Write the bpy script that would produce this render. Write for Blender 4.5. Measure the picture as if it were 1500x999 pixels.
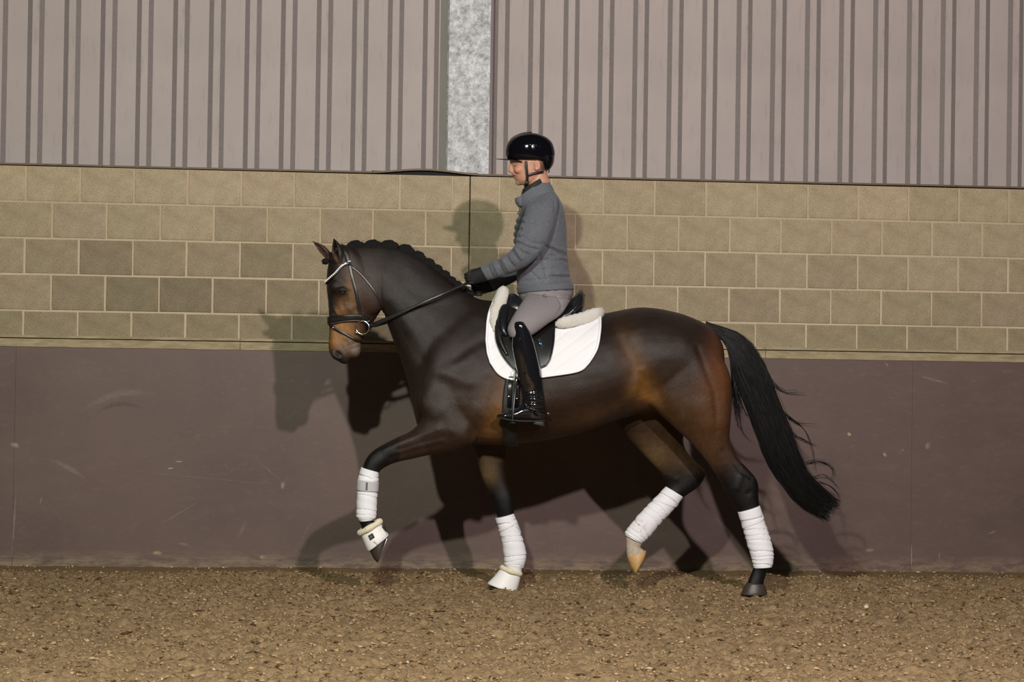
import bpy, bmesh, random, math
import numpy as np
from math import sin, cos, pi, radians, atan, hypot, sqrt
from mathutils import Vector, Matrix
from mathutils.bvhtree import BVHTree

for o in list(bpy.data.objects): bpy.data.objects.remove(o, do_unlink=True)
scene = bpy.context.scene
COL = scene.collection
rng = np.random.default_rng(7)
random.seed(7)

# ------------------------------------------------------------------ camera
FPX = 2827.0
YAW, PITCH, ROLL = radians(4.9), atan(37.5 / FPX), radians(0.88)
CAM_D, CAM_H = 11.0, 1.285
CAM = np.array([-CAM_D * sin(YAW), -CAM_D * cos(YAW), CAM_H])
_f = np.array([sin(YAW) * cos(PITCH), cos(YAW) * cos(PITCH), sin(PITCH)])
_r0 = np.array([cos(YAW), -sin(YAW), 0.0]); _u0 = np.cross(_r0, _f)
_r = _r0 * cos(ROLL) + _u0 * sin(ROLL); _u = -_r0 * sin(ROLL) + _u0 * cos(ROLL)
cd = bpy.data.cameras.new('camera'); cam = bpy.data.objects.new('camera', cd); COL.objects.link(cam)
cd.sensor_width = 36.0; cd.lens = FPX / 1500 * 36.0; cd.clip_end = 200
cam.matrix_world = Matrix(((_r[0], _u[0], -_f[0], CAM[0]), (_r[1], _u[1], -_f[1], CAM[1]), (_r[2], _u[2], -_f[2], CAM[2]), (0, 0, 0, 1)))
scene.camera = cam

# ------------------------------------------------------------------ light
vs = scene.view_settings
vs.view_transform = 'Standard'; vs.look = 'None'; vs.gamma = 1.0; vs.use_curve_mapping = False
vs.exposure = 0.0
world = bpy.data.worlds.new('arena_ambient'); scene.world = world; world.use_nodes = True
wb = world.node_tree.nodes['Background']; wb.inputs[0].default_value = (0.92, 0.96, 1.0, 1); wb.inputs[1].default_value = 0.024
def lamp(name, loc, target, size, power, color, shape='DISK'):
    d = bpy.data.lights.new(name, 'AREA'); d.shape = shape; d.size = size; d.energy = power; d.color = color
    o = bpy.data.objects.new(name, d); COL.objects.link(o); o.location = loc
    v = Vector(target) - Vector(loc); o.rotation_euler = v.to_track_quat('-Z', 'Y').to_euler()
    return o
lamp('arena_floodlight', (1.43, -8.5, 4.46), (0.2, 1, 1.3), 0.2, 500, (1.0, 0.86, 0.86))
lamp('arena_floodlight.001', (-1.9, -8.6, 4.57), (0.2, 1, 1.3), 0.2, 470, (0.93, 1.0, 0.85))
for i in range(7):      # weaker row of roof lamps over the middle of the arena
    lamp('roof_lamp', (-7.5 + 2.5 * i, -11.5, 6.2), (-7.5 + 2.5 * i, -3, 0), 0.24, 10, (0.93, 0.97, 1.0))

# ------------------------------------------------------------------ helpers
def P(px, py, y):
    """world point on depth plane y that the photograph shows at pixel px, py"""
    r = _f + (px - 750) / FPX * _r - (py - 499.5) / FPX * _u
    return CAM + r * ((y - CAM[1]) / r[1])
def proj(v):
    d = np.asarray(v) - CAM
    z = d @ _f
    return 750 + FPX * (d @ _r) / z, 499.5 - FPX * (d @ _u) / z

def tag(o, label=None, cat=None, group=None, kind=None):
    if label: o['label'] = label
    if cat: o['category'] = cat
    if group: o['group'] = group
    if kind: o['kind'] = kind
    return o
def empty(name, loc=(0, 0, 0)):
    o = bpy.data.objects.new(name, None); COL.objects.link(o); o.location = loc; o.empty_display_size = 0.05
    return o
def link(name, me, mat=None, parent=None, smooth=True):
    o = bpy.data.objects.new(name, me); COL.objects.link(o)
    if mat is not None:
        me.materials.clear(); me.materials.append(mat)
    if smooth: me.polygons.foreach_set('use_smooth', [True] * len(me.polygons))
    if parent is not None:
        o.parent = parent; o.matrix_parent_inverse = Matrix.Translation(-Vector(parent.location))
    return o
def mesh(name, v, f):
    me = bpy.data.meshes.new(name); me.from_pydata([tuple(p) for p in v], [], f); me.update(); return me
def join(parts):
    V, Fc, n = [], [], 0
    for v, f in parts:
        V.extend([tuple(p) for p in v]); Fc.extend([[i + n for i in q] for q in f]); n += len(v)
    return V, Fc
def box(x0, x1, y0, y1, z0, z1):
    v = [(x, y, z) for x in (x0, x1) for y in (y0, y1) for z in (z0, z1)]
    f = [(0, 1, 3, 2), (4, 6, 7, 5), (0, 4, 5, 1), (2, 3, 7, 6), (0, 2, 6, 4), (1, 5, 7, 3)]
    return v, f

def cr(vals, sub):
    """Catmull-Rom through rows of vals"""
    a = np.asarray(vals, float); n = len(a)
    if n < 3 or sub <= 1: 
        if n == 2 and sub > 1: return np.array([a[0] + (a[1] - a[0]) * t for t in np.linspace(0, 1, sub + 1)])
        return a
    e = np.vstack([2 * a[0] - a[1], a, 2 * a[-1] - a[-2]]); out = []
    for i in range(n - 1):
        p0, p1, p2, p3 = e[i:i + 4]
        for k in range(sub):
            t = k / sub
            out.append(0.5 * (2 * p1 + (p2 - p0) * t + (2 * p0 - 5 * p1 + 4 * p2 - p3) * t * t + (3 * p1 - p0 - 3 * p2 + p3) * t ** 3))
    out.append(a[-1]); return np.array(out)

def loft(secs, nring=28, sub=5, rfun=None, cap=True):
    """sections (ax, ay, bx, by, y, half_depth[, skew[, power]]): two outline pixels and depth"""
    S = cr([tuple(s) + (0.0, 2.0)[len(s) - 6:] for s in secs], sub)
    V, Fc = [], []; m = len(S)
    for j, (ax, ay, bx, by, yc, w, k, p) in enumerate(S):
        A, B = P(ax, ay, yc), P(bx, by, yc); c = (A + B) / 2; e1 = (A - B) / 2
        for i in range(nring):
            t = 2 * pi * i / nring; ct, st = cos(t), sin(t)
            cs = math.copysign(abs(ct) ** (2 / p), ct); ss = math.copysign(abs(st) ** (2 / p), st)
            s = 1.0 if rfun is None else rfun(j / (m - 1), t)
            V.append(c + (e1 * cs + np.array([0, w, 0]) * ss * (1 - k * ct)) * s)
    for j in range(m - 1):
        for i in range(nring):
            q = (i + 1) % nring
            Fc.append((j * nring + i, j * nring + q, (j + 1) * nring + q, (j + 1) * nring + i))
    if cap:
        Fc.append(tuple(range(nring))[::-1]); Fc.append(tuple((m - 1) * nring + i for i in range(nring)))
    return V, Fc

def tube(pts, rad, nring=8, sub=4, flat=1.0, up=None, cap=True):
    """tube along 3D points; flat < 1 squashes it across 'up'"""
    pts = np.asarray(pts, float); rad = np.asarray(rad, float) if np.ndim(rad) else np.full(len(pts), float(rad))
    S = cr(np.column_stack([pts, rad]), sub); c = S[:, :3]; r = S[:, 3]; m = len(c)
    T = np.gradient(c, axis=0); T /= np.linalg.norm(T, axis=1)[:, None] + 1e-9
    ref = np.array(up if up is not None else (0.13, 0.2, 1.0), float); V, Fc = [], []; n0 = None
    for j in range(m):
        if up is not None or n0 is None: n = ref - T[j] * (ref @ T[j])
        else: n = n0 - T[j] * (n0 @ T[j])
        n /= np.linalg.norm(n) + 1e-9; n0 = n; b = np.cross(T[j], n)
        for i in range(nring):
            t = 2 * pi * i / nring; V.append(c[j] + r[j] * (n * cos(t) * flat + b * sin(t)))
    for j in range(m - 1):
        for i in range(nring):
            q = (i + 1) % nring
            Fc.append((j * nring + i, j * nring + q, (j + 1) * nring + q, (j + 1) * nring + i))
    if cap:
        Fc.append(tuple(range(nring))[::-1]); Fc.append(tuple((m - 1) * nring + i for i in range(nring)))
    return V, Fc

def ball(c, rx, ry, rz, nu=16, nv=10, rot=0.0):
    V = [(0, 0, 1)]; Fc = []
    for j in range(1, nv):
        for i in range(nu):
            a, b = pi * j / nv, 2 * pi * i / nu; V.append((sin(a) * cos(b), sin(a) * sin(b), cos(a)))
    V.append((0, 0, -1))
    for i in range(nu): Fc.append((0, 1 + i, 1 + (i + 1) % nu))
    for j in range(nv - 2):
        for i in range(nu):
            a = 1 + j * nu; q = (i + 1) % nu; Fc.append((a + i, a + nu + i, a + nu + q, a + q))
    L = len(V) - 1
    for i in range(nu): Fc.append((L, L - nu + (i + 1) % nu, L - nu + i))
    cr_, sr_ = cos(rot), sin(rot); out = []
    for x, y, z in V:
        x, y, z = x * rx, y * ry, z * rz
        out.append(np.array([c[0] + x * cr_ - z * sr_, c[1] + y, c[2] + x * sr_ + z * cr_]))
    return out, Fc
M_PX = 257.0
def pball(px, py, y, rx, rz, ry, rot=0.0, **k):
    return ball(P(px, py, y), rx / M_PX, ry, rz / M_PX, rot=radians(-rot), **k)
def mirror(part):
    v, f = part; return [np.array([p[0], -p[1], p[2]]) for p in v], [tuple(q[::-1]) for q in f]

def remesh(name, parts, voxel, smooth=4, lam=0.5, taubin=True):
    V, Fc = join(parts); me = mesh(name + '_src', V, Fc)
    o = bpy.data.objects.new(name + '_src', me); COL.objects.link(o)
    md = o.modifiers.new('r', 'REMESH'); md.mode = 'VOXEL'; md.voxel_size = voxel; md.adaptivity = 0
    dg = bpy.context.evaluated_depsgraph_get(); dg.update()
    out = bpy.data.meshes.new_from_object(o.evaluated_get(dg)); out.name = name
    bpy.data.objects.remove(o, do_unlink=True); bpy.data.meshes.remove(me)
    # keep the outer shell only
    co = getco(out); 
    ev = np.zeros(len(out.edges) * 2, np.int64); out.edges.foreach_get('vertices', ev); ev = ev.reshape(-1, 2)
    lab = np.arange(len(co))
    while True:
        mn = np.minimum(lab[ev[:, 0]], lab[ev[:, 1]]); new = lab.copy()
        np.minimum.at(new, ev[:, 0], mn); np.minimum.at(new, ev[:, 1], mn); new = new[new]
        if (new == lab).all(): break
        lab = new
    u, c = np.unique(lab, return_counts=True)
    if len(u) > 1:
        keep = u[np.argmax(c)]; bm = bmesh.new(); bm.from_mesh(out); bm.verts.ensure_lookup_table()
        bmesh.ops.delete(bm, geom=[bm.verts[i] for i in np.nonzero(lab != keep)[0]], context='VERTS'); bm.to_mesh(out); bm.free()
    relax(out, smooth, lam, taubin)
    return out
def getco(me):
    a = np.zeros(len(me.vertices) * 3, np.float32); me.vertices.foreach_get('co', a); return a.reshape(-1, 3).astype(float)
def setco(me, co):
    me.vertices.foreach_set('co', np.ascontiguousarray(co, np.float32).ravel()); me.update()
def getno(me):
    a = np.zeros(len(me.vertices) * 3, np.float32); me.vertex_normals.foreach_get('vector', a); return a.reshape(-1, 3).astype(float)
def relax(me, it, lam=0.5, taubin=True, weight=None):
    co = getco(me); ev = np.zeros(len(me.edges) * 2, np.int64); me.edges.foreach_get('vertices', ev); ev = ev.reshape(-1, 2)
    n = len(co); deg = np.bincount(ev.ravel(), minlength=n)[:, None] + 1e-9
    w = 1.0 if weight is None else weight[:, None]
    def step(co, l):
        s = np.empty_like(co)
        for k in range(3):
            s[:, k] = np.bincount(ev[:, 0], co[ev[:, 1], k], n) + np.bincount(ev[:, 1], co[ev[:, 0], k], n)
        return co + l * w * (s / deg - co)
    for _ in range(it):
        co = step(co, lam)
        if taubin: co = step(co, -lam * 1.04)
    setco(me, co)
def segdist(u, v, pts):
    d = np.full(len(u), 1e9)
    for (x0, y0), (x1, y1) in zip(pts[:-1], pts[1:]):
        dx, dy = x1 - x0, y1 - y0; L = dx * dx + dy * dy + 1e-9
        t = np.clip(((u - x0) * dx + (v - y0) * dy) / L, 0, 1)
        d = np.minimum(d, np.hypot(u - x0 - t * dx, v - y0 - t * dy))
    return d
def uv_of(me, mirrored=True):
    co = getco(me)
    if mirrored: co = co * np.array([1, 1, 1]); co[:, 1] = -np.abs(co[:, 1])
    return proj(co)
def sculpt(me, strokes, side=None, full=False):
    """push the surface out (+) or in (-) along soft strokes: (pixel polyline, radius px, metres)"""
    u, v = uv_of(me, side is None); no = getno(me); co = getco(me); d = np.zeros(len(u))
    for pts, r, amp in strokes:
        d += amp * np.exp(-(segdist(u, v, pts if len(pts) > 1 else [pts[0], pts[0]]) / r) ** 2)
    lat = np.clip(np.abs(no[:, 1]) * 1.6 - 0.25, 0, 1)
    if full: lat = np.ones(len(u))
    if side == -1: lat = lat * (no[:, 1] < (.35 if full else 0))
    setco(me, co + no * (d * lat)[:, None])
def paint(me, rgb):
    at = me.color_attributes.new('coat', 'FLOAT_COLOR', 'POINT')
    at.data.foreach_set('color', np.column_stack([rgb, np.ones(len(rgb))]).astype(np.float32).ravel())
def mix(a, b, t): return a + (np.asarray(b) - a) * t[:, None]
def sstep(e0, e1, x):
    t = np.clip((x - e0) / (e1 - e0), 0, 1); return t * t * (3 - 2 * t)
def vnoise(x, y, seed=0):
    """smooth 2D value noise"""
    r = np.random.default_rng(seed).random((256, 256)); xi = np.floor(x).astype(int); yi = np.floor(y).astype(int)
    fx, fy = x - xi, y - yi; fx = fx * fx * (3 - 2 * fx); fy = fy * fy * (3 - 2 * fy)
    g = lambda i, j: r[i & 255, j & 255]
    return (g(xi, yi) * (1 - fx) + g(xi + 1, yi) * fx) * (1 - fy) + (g(xi, yi + 1) * (1 - fx) + g(xi + 1, yi + 1) * fx) * fy

# ------------------------------------------------------------------ materials
class NT:
    def __init__(s, name):
        s.m = bpy.data.materials.new(name); s.m.use_nodes = True; s.t = s.m.node_tree; s.b = s.t.nodes['Principled BSDF']
    def n(s, typ, **kw):
        nd = s.t.nodes.new(typ)
        for k, v in kw.items():
            if k.startswith('i_'): nd.inputs[k[2:].replace('_', ' ')].default_value = v
            else: setattr(nd, k, v)
        return nd
    def l(s, a, b): s.t.links.new(a, b)
    def math(s, op, a, b=None, clamp=False):
        nd = s.n('ShaderNodeMath', operation=op, use_clamp=clamp)
        for i, q in enumerate((a, b)):
            if q is None: continue
            if isinstance(q, (int, float)): nd.inputs[i].default_value = q
            else: s.l(q, nd.inputs[i])
        return nd.outputs[0]
    def mixc(s, fac, a, b, mode='MIX'):
        nd = s.n('ShaderNodeMix', data_type='RGBA', blend_type=mode)
        for i, q in ((0, fac), (6, a), (7, b)):
            if isinstance(q, (int, float)): nd.inputs[i].default_value = q
            elif isinstance(q, tuple): nd.inputs[i].default_value = q + (1,) if len(q) == 3 else q
            else: s.l(q, nd.inputs[i])
        return nd.outputs[2]
    def coord(s, scale=(1, 1, 1), src='Object'):
        tc = s.n('ShaderNodeTexCoord'); mp = s.n('ShaderNodeMapping'); mp.inputs['Scale'].default_value = scale
        s.l(tc.outputs[src], mp.inputs[0]); return mp.outputs[0]
    def noise(s, vec, scale, detail=3.0, rough=0.55):
        nd = s.n('ShaderNodeTexNoise'); nd.inputs['Scale'].default_value = scale; nd.inputs['Detail'].default_value = detail
        nd.inputs['Roughness'].default_value = rough; s.l(vec, nd.inputs['Vector']); return nd.outputs[0]
    def ramp(s, fac, stops):
        nd = s.n('ShaderNodeValToRGB'); e = nd.color_ramp.elements
        while len(e) < len(stops): e.new(0.5)
        for q, (p_, c) in zip(e, stops): q.position = p_; q.color = (c, c, c, 1) if isinstance(c, (int, float)) else c + (1,)
        s.l(fac, nd.inputs[0]); return nd.outputs[0]
    def bump(s, h, strength=0.3, dist=0.01):
        nd = s.n('ShaderNodeBump'); nd.inputs['Strength'].default_value = strength; nd.inputs['Distance'].default_value = dist
        s.l(h, nd.inputs['Height']); s.l(nd.outputs[0], s.b.inputs['Normal'])
    def set(s, **kw):
        for k, v in kw.items():
            nm = {'color': 'Base Color', 'rough': 'Roughness', 'metal': 'Metallic', 'spec': 'Specular IOR Level', 'coat': 'Coat Weight', 'coat_rough': 'Coat Roughness',
                  'sheen': 'Sheen Weight'}[k]
            if isinstance(v, tuple): v = v + (1,)
            if isinstance(v, (int, float, tuple)): s.b.inputs[nm].default_value = v
            else: s.l(v, s.b.inputs[nm])
        return s
def simple(name, color, rough=0.6, spec=0.5, metal=0.0, var=0.0, vscale=30.0, bump=0.0, bscale=200.0, coat=0.0, sheen=0.0, bdist=0.003):
    t = NT(name); t.set(rough=rough, spec=spec, metal=metal, coat=coat, sheen=sheen); c = t.coord()
    if var > 0:
        f = t.noise(c, vscale, 4); t.set(color=t.mixc(f, tuple(x * (1 - var) for x in color), tuple(min(1, x * (1 + var)) for x in color)))
    else: t.set(color=color)
    if bump > 0: t.bump(t.noise(c, bscale, 3), bump, bdist)
    return t.m

# ================================================================== SETTING
Y_BOARD, Y_BLOCK, Y_CLAD, Y_COL = 1.15, 1.30, 1.62, 1.36
Z_BLOCK_TOP = 2.495; COURSE = 0.2265; BW = 0.3335; X_JOINT = -0.171
XL, XR = -4.6, 5.0

# materials of the setting
t = NT('concrete_block'); oi = t.n('ShaderNodeObjectInfo'); c = t.coord(src='Object')
n1 = t.noise(c, 9, 5, 0.6); n2 = t.noise(c, 140, 4, 0.7); n3 = t.noise(c, 420, 2, 0.6); n0 = t.noise(c, 2.2, 3)
col = t.mixc(t.ramp(n1, [(0.3, 0.0), (0.72, 1.0)]), (0.41, 0.322, 0.212), (0.59, 0.485, 0.335))
col = t.mixc(t.ramp(n0, [(0.42, 0.0), (0.7, 0.3)]), col, (0.34, 0.275, 0.18))
col = t.mixc(t.ramp(n2, [(0.30, 0.9), (0.47, 0.0)]), col, (0.20, 0.15, 0.095))
col = t.mixc(t.ramp(n2, [(0.60, 0.0), (0.74, 0.55)]), col, (0.68, 0.59, 0.45))
col = t.mixc(1.0, col, oi.outputs['Color'], 'MULTIPLY')
t.set(color=col, rough=0.92, spec=0.15); t.bump(t.math('ADD', t.math('MULTIPLY', n2, 0.7), t.math('MULTIPLY', n3, 0.3)), 1.0, 0.012); MAT_BLOCK = t.m
t = NT('mortar'); c = t.coord(); n = t.noise(c, 5, 6, .7)
zz = t.n('ShaderNodeSeparateXYZ'); t.l(c, zz.inputs[0])
t.set(color=t.mixc(t.math('DIVIDE', t.math('SUBTRACT', 2.13, zz.outputs[2]), 0.15, True), t.mixc(n, (0.40, 0.315, 0.21), (0.52, 0.42, 0.29)), t.mixc(n, (0.40, 0.32, 0.215), (0.62, 0.52, 0.38))), rough=0.95, spec=0.1); t.bump(n, 0.4, 0.004); MAT_MORTAR = t.m
t = NT('painted_cladding'); c = t.coord(); n = t.noise(c, 1.6, 4); n2 = t.noise(t.coord((1, 1, 0.12)), 40, 4); n3 = t.noise(c, 260, 2)
col = t.mixc(t.ramp(n, [(0.3, 0.0), (0.7, 1.0)]), (0.355, 0.305, 0.293), (0.42, 0.36, 0.342))
col = t.mixc(t.ramp(n2, [(0.25, 0.35), (0.42, 0.0)]), col, (0.2, 0.16, 0.14))
sp = t.noise(c, 33, 5, 0.75); col = t.mixc(t.ramp(sp, [(0.665, 0.0), (0.72, 0.75)]), col, (0.13, 0.105, 0.09))
t.set(color=col, rough=0.6, spec=0.3); t.bump(n3, 0.12, 0.002); MAT_CLAD = t.m
t = NT('galvanised_steel'); c = t.coord(); n = t.noise(t.coord((1, 1, 1)), 26, 6, 0.7); n2 = t.noise(t.coord((1, 1, 2.2)), 75, 5, 0.75); g = t.n('ShaderNodeSeparateXYZ'); t.l(t.n('ShaderNodeTexCoord').outputs['Object'], g.inputs[0])
col = t.mixc(t.ramp(n, [(0.33, 0.0), (0.66, 1.0)]), (0.20, 0.205, 0.20), (0.56, 0.57, 0.60))
col = t.mixc(t.ramp(n2, [(0.34, 0.9), (0.46, 0.0)]), col, (0.07, 0.07, 0.068))
t.set(color=col, rough=0.55, spec=0.4, metal=0.15); t.bump(n2, 0.2, 0.003); MAT_GALV = t.m
MAT_FLASH = simple('brown_flashing', (0.12, 0.082, 0.05), 0.6, var=0.4, vscale=20)
MAT_DARK = simple('gap_shade_black', (0.012, 0.011, 0.01), 0.9)
t = NT('painted_rail'); c = t.coord(); n = t.noise(t.coord((0.2, 1, 1)), 50, 5, 0.65)
col = t.mixc(t.ramp(n, [(0.3, 0.0), (0.7, 1.0)]), (0.24, 0.19, 0.11), (0.41, 0.34, 0.215))
t.set(color=col, rough=0.8, spec=0.2); t.bump(n, 0.3, 0.003); MAT_RAIL = t.m

# kickboard: brown phenolic board with scuffs
t = NT('brown_kickboard'); tc = t.n('ShaderNodeTexCoord'); c = tc.outputs['Object']
n = t.noise(c, 1.3, 5); n2 = t.noise(t.coord((1, 1, 1)), 300, 3, 0.7); n3 = t.noise(t.coord((0.5, 1, 1.0)), 38, 6, 0.75); n4 = t.noise(t.coord((0.35, 1, 1)), 9, 6, 0.75)
col = t.mixc(t.ramp(n, [(0.3, 0.0), (0.7, 1.0)]), (0.114, 0.075, 0.067), (0.150, 0.102, 0.088))
col = t.mixc(t.ramp(n2, [(0.33, 0.75), (0.52, 0.0)]), col, (0.06, 0.039, 0.034))
col = t.mixc(t.ramp(n3, [(0.55, 0.0), (0.78, 0.40)]), col, (0.21, 0.155, 0.13))
col = t.mixc(t.ramp(n4, [(0.50, 0.0), (0.75, 0.16)]), col, (0.20, 0.15, 0.12))
sx = t.n('ShaderNodeSeparateXYZ'); t.l(c, sx.inputs[0])
def scuff(px, py, rx, rz, rot, color, stren, soft=0.5, ring=None):
    """a scratch, scuff or hoof mark of its own shape on the board (object space metres)"""
    global col
    q = P(px, py, Y_BOARD); ca, sa = cos(radians(-rot)), sin(radians(-rot))
    dx = t.math('SUBTRACT', sx.outputs[0], float(q[0])); dz = t.math('SUBTRACT', sx.outputs[2], float(q[2]))
    a = t.math('MULTIPLY', t.math('ADD', t.math('MULTIPLY', dx, ca), t.math('MULTIPLY', dz, sa)), M_PX / rx)
    b = t.math('MULTIPLY', t.math('SUBTRACT', t.math('MULTIPLY', dz, ca), t.math('MULTIPLY', dx, sa)), M_PX / rz)
    if ring:                      # bent scuff: parabola-shaped
        b = t.math('ADD', b, t.math('MULTIPLY', t.math('MULTIPLY', a, a), ring))
    r = t.math('SQRT', t.math('ADD', t.math('MULTIPLY', a, a), t.math('MULTIPLY', b, b)))
    m = t.math('MULTIPLY', t.math('DIVIDE', t.math('SUBTRACT', 1.0, r), soft, True), stren)
    m = t.math('MULTIPLY', m, t.ramp(n2b, [(0.36, 0.25), (0.58, 1.0)]))
    col = t.mixc(m, col, color)
n2b = t.noise(c, 55, 5, 0.7)
LT = (0.27, 0.21, 0.17)
for a in ((170, 578, 62, 7, -14, LT, .35, .7, 2.2), (175, 592, 44, 5, -6, (0.06, .04, .035), .6, .6, 3.0), (112, 545, 45, 30, 0, LT, .12, .9), (100, 685, 38, 5, 28, LT, .45, .7, .8),
          (262, 676, 7, 1.3, 0, (.4, .33, .26), 1, .5), (250, 686, 6, 1.3, -5, (.4, .33, .26), .9, .5), (414, 711, 4, 7, 0, (.36, .29, .22), .7, .6), (22, 652, 9, 5, 10, (.36, .29, .25), .7, .6),
          (60, 733, 1.5, 7, 15, LT, .8, .6), (262, 752, 40, 2, -32, LT, .3, .6), (230, 810, 9, 4, 0, (.4, .31, .18), .8, .6), (385, 816, 7, 4, 0, (.4, .31, .2), .7, .6),
          (20, 770, 2.2, 60, 3, (.3, .25, .2), .5, .6), (355, 775, 4, 18, 24, LT, .3, .6), (270, 797, 12, 3, 12, LT, .5, .6, .8), (1244, 636, 4, 3, 40, (.5, .39, .25), .9, .5),
          (1296, 666, 5, 3, 45, (.34, .28, .24), .9, .6), (1359, 653, 5, 7, 20, (.30, .22, .13), .7, .6), (1367, 556, 30, 2.5, 14, LT, .55, .6), (1299, 534, 5, 2, 55, LT, .7, .6),
          (1322, 659, 3, 2, 0, LT, .6, .6), (1453, 780, 9, 1.5, -20, LT, .7, .6), (1335, 815, 1.5, 22, 0, (.36, .3, .24), .7, .6), (1376, 815, 1.3, 8, 0, (.36, .3, .24), .6, .6),
          (1152, 820, 11, 4, 35, (.36, .29, .19), .7, .6), (1274, 806, 8, 3, 0, (.33, .26, .18), .7, .6), (395, 690, 28, 1.2, 40, LT, .4, .6), (450, 775, 20, 1.2, -60, LT, .3, .6), (300, 700, 150, 1.0, 5, LT, .25, .6)):
    scuff(*a)
dust = t.math('MULTIPLY', t.math('DIVIDE', t.math('SUBTRACT', 0.12, sx.outputs[2]), 0.09, True), t.ramp(t.noise(t.coord((0.3, 1, 1)), 26, 5, 0.75), [(0.40, 0.0), (0.60, 0.9)]))
col = t.mixc(dust, col, (0.26, 0.19, 0.12))
t.set(color=col, rough=t.ramp(n4, [(0.3, 0.42), (0.8, 0.62)]), spec=0.35); t.bump(n2, 0.10, 0.002); MAT_BOARD = t.m

# --- block wall: mortar core + every block its own piece
wall = link('wall_back', mesh('wall_back', *join([box(XL, X_JOINT - 0.004, Y_BLOCK + 0.004, Y_BLOCK + 0.2, 0, Z_BLOCK_TOP - 0.003), box(X_JOINT + 0.004, XR, Y_BLOCK + 0.004, Y_BLOCK + 0.2, 0, Z_BLOCK_TOP - 0.003),
                                     box(X_JOINT - 0.01, X_JOINT + 0.01, Y_BLOCK + 0.06, Y_BLOCK + 0.2, 0, Z_BLOCK_TOP - 0.003)])), MAT_MORTAR, smooth=False)
tag(wall, 'beige concrete block wall with pale mortar joints between cladding and brown kickboard', 'wall', kind='structure')
def block_mesh(w, h, key):
    """chamfered block face, slightly uneven"""
    r = random.Random(key); e = 0.006; j = lambda s: r.uniform(-s, s)
    out = [(-w / 2 + j(.003), 0.02, -h / 2 + j(.003)), (w / 2 + j(.003), 0.02, -h / 2 + j(.0015)), (w / 2 + j(.0015), 0.02, h / 2 + j(.0015)), (-w / 2 + j(.0015), 0.02, h / 2 + j(.0015))]
    mid = [(x, 0.003, z) for x, y, z in out]
    inn = [(x - math.copysign(e, x), j(.0012), z - math.copysign(e, z)) for x, y, z in out]
    v = out + mid + inn; f = [(8, 9, 10, 11)]
    for i in range(4):
        k = (i + 1) % 4; f += [(i, k, 4 + k, 4 + i), (4 + i, 4 + k, 8 + k, 8 + i)]
    return mesh('block', v, f)
_bm = {}
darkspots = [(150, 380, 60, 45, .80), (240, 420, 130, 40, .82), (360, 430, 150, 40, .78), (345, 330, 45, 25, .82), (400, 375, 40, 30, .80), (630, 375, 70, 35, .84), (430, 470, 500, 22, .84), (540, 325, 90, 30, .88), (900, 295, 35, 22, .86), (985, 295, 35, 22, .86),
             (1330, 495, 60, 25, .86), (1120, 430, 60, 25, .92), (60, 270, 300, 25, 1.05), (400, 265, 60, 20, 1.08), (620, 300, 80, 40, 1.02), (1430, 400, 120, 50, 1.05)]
for row in range(6):
    z1 = Z_BLOCK_TOP - row * COURSE; z0 = z1 - COURSE; zc = (z0 + z1) / 2
    off = 0.0 if row % 2 == 0 else BW / 2
    edges = []
    x = -0.284 - off * 1.0 + (0.0 if row % 2 == 0 else 0.0)
    xs = [X_JOINT]
    while x > XL: xs.append(x); x -= BW
    xs.append(XL); xs = xs[::-1]
    spans = list(zip(xs[:-1], xs[1:]))
    xs = [X_JOINT]; x = X_JOINT + (BW * 0.565 if row % 2 == 0 else BW * 1.04)
    while x < XR: xs.append(x); x += BW
    xs.append(XR); spans += list(zip(xs[:-1], xs[1:]))
    for a, b in spans:
        w = round(b - a - 0.010, 3); h = round(COURSE - 0.010, 3)
        if w < 0.02: continue
        k = (w, h, random.randrange(3) if abs(w - BW + 0.010) < 0.002 else 0)
        if k not in _bm: _bm[k] = block_mesh(w, h, str(k)); _bm[k].materials.append(MAT_BLOCK)
        o = bpy.data.objects.new('block', _bm[k]); COL.objects.link(o); o.parent = wall
        o.location = ((a + b) / 2, Y_BLOCK + random.uniform(-.001, .0015), zc)
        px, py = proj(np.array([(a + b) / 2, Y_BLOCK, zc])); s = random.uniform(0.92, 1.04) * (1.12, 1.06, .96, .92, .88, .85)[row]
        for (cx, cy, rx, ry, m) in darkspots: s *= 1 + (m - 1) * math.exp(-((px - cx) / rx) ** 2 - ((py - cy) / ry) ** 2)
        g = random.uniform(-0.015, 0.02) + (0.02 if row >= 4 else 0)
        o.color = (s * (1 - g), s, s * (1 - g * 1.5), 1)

# --- flashing along the top of the blocks, one length lifted at the post
fl = empty('trim_1', (0, Y_BLOCK, Z_BLOCK_TOP)); tag(fl, 'thin brown flashing strip along the top of the block wall', kind='structure')
def strip(x0, x1, lift, n=14):
    v, f = [], []
    for i in range(n + 1):
        x = x0 + (x1 - x0) * i / n; l = lift(i / n)
        for (y, z) in ((-0.012, 0.0), (-0.012, 0.011), (0.20, 0.011), (0.20, 0.0)): v.append((x, Y_BLOCK + y, Z_BLOCK_TOP + 0.001 + z + l))
    for i in range(n):
        for k in range(4): q = (k + 1) % 4; f.append((i * 4 + k, i * 4 + q, i * 4 + 4 + q, i * 4 + 4 + k))
    f += [(3, 2, 1, 0), tuple(n * 4 + k for k in range(4))]
    return mesh('flashing_length', v, f)
xa = P(545, 250, Y_BLOCK)[0]; xb = P(700, 255, Y_BLOCK)[0]
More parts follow.
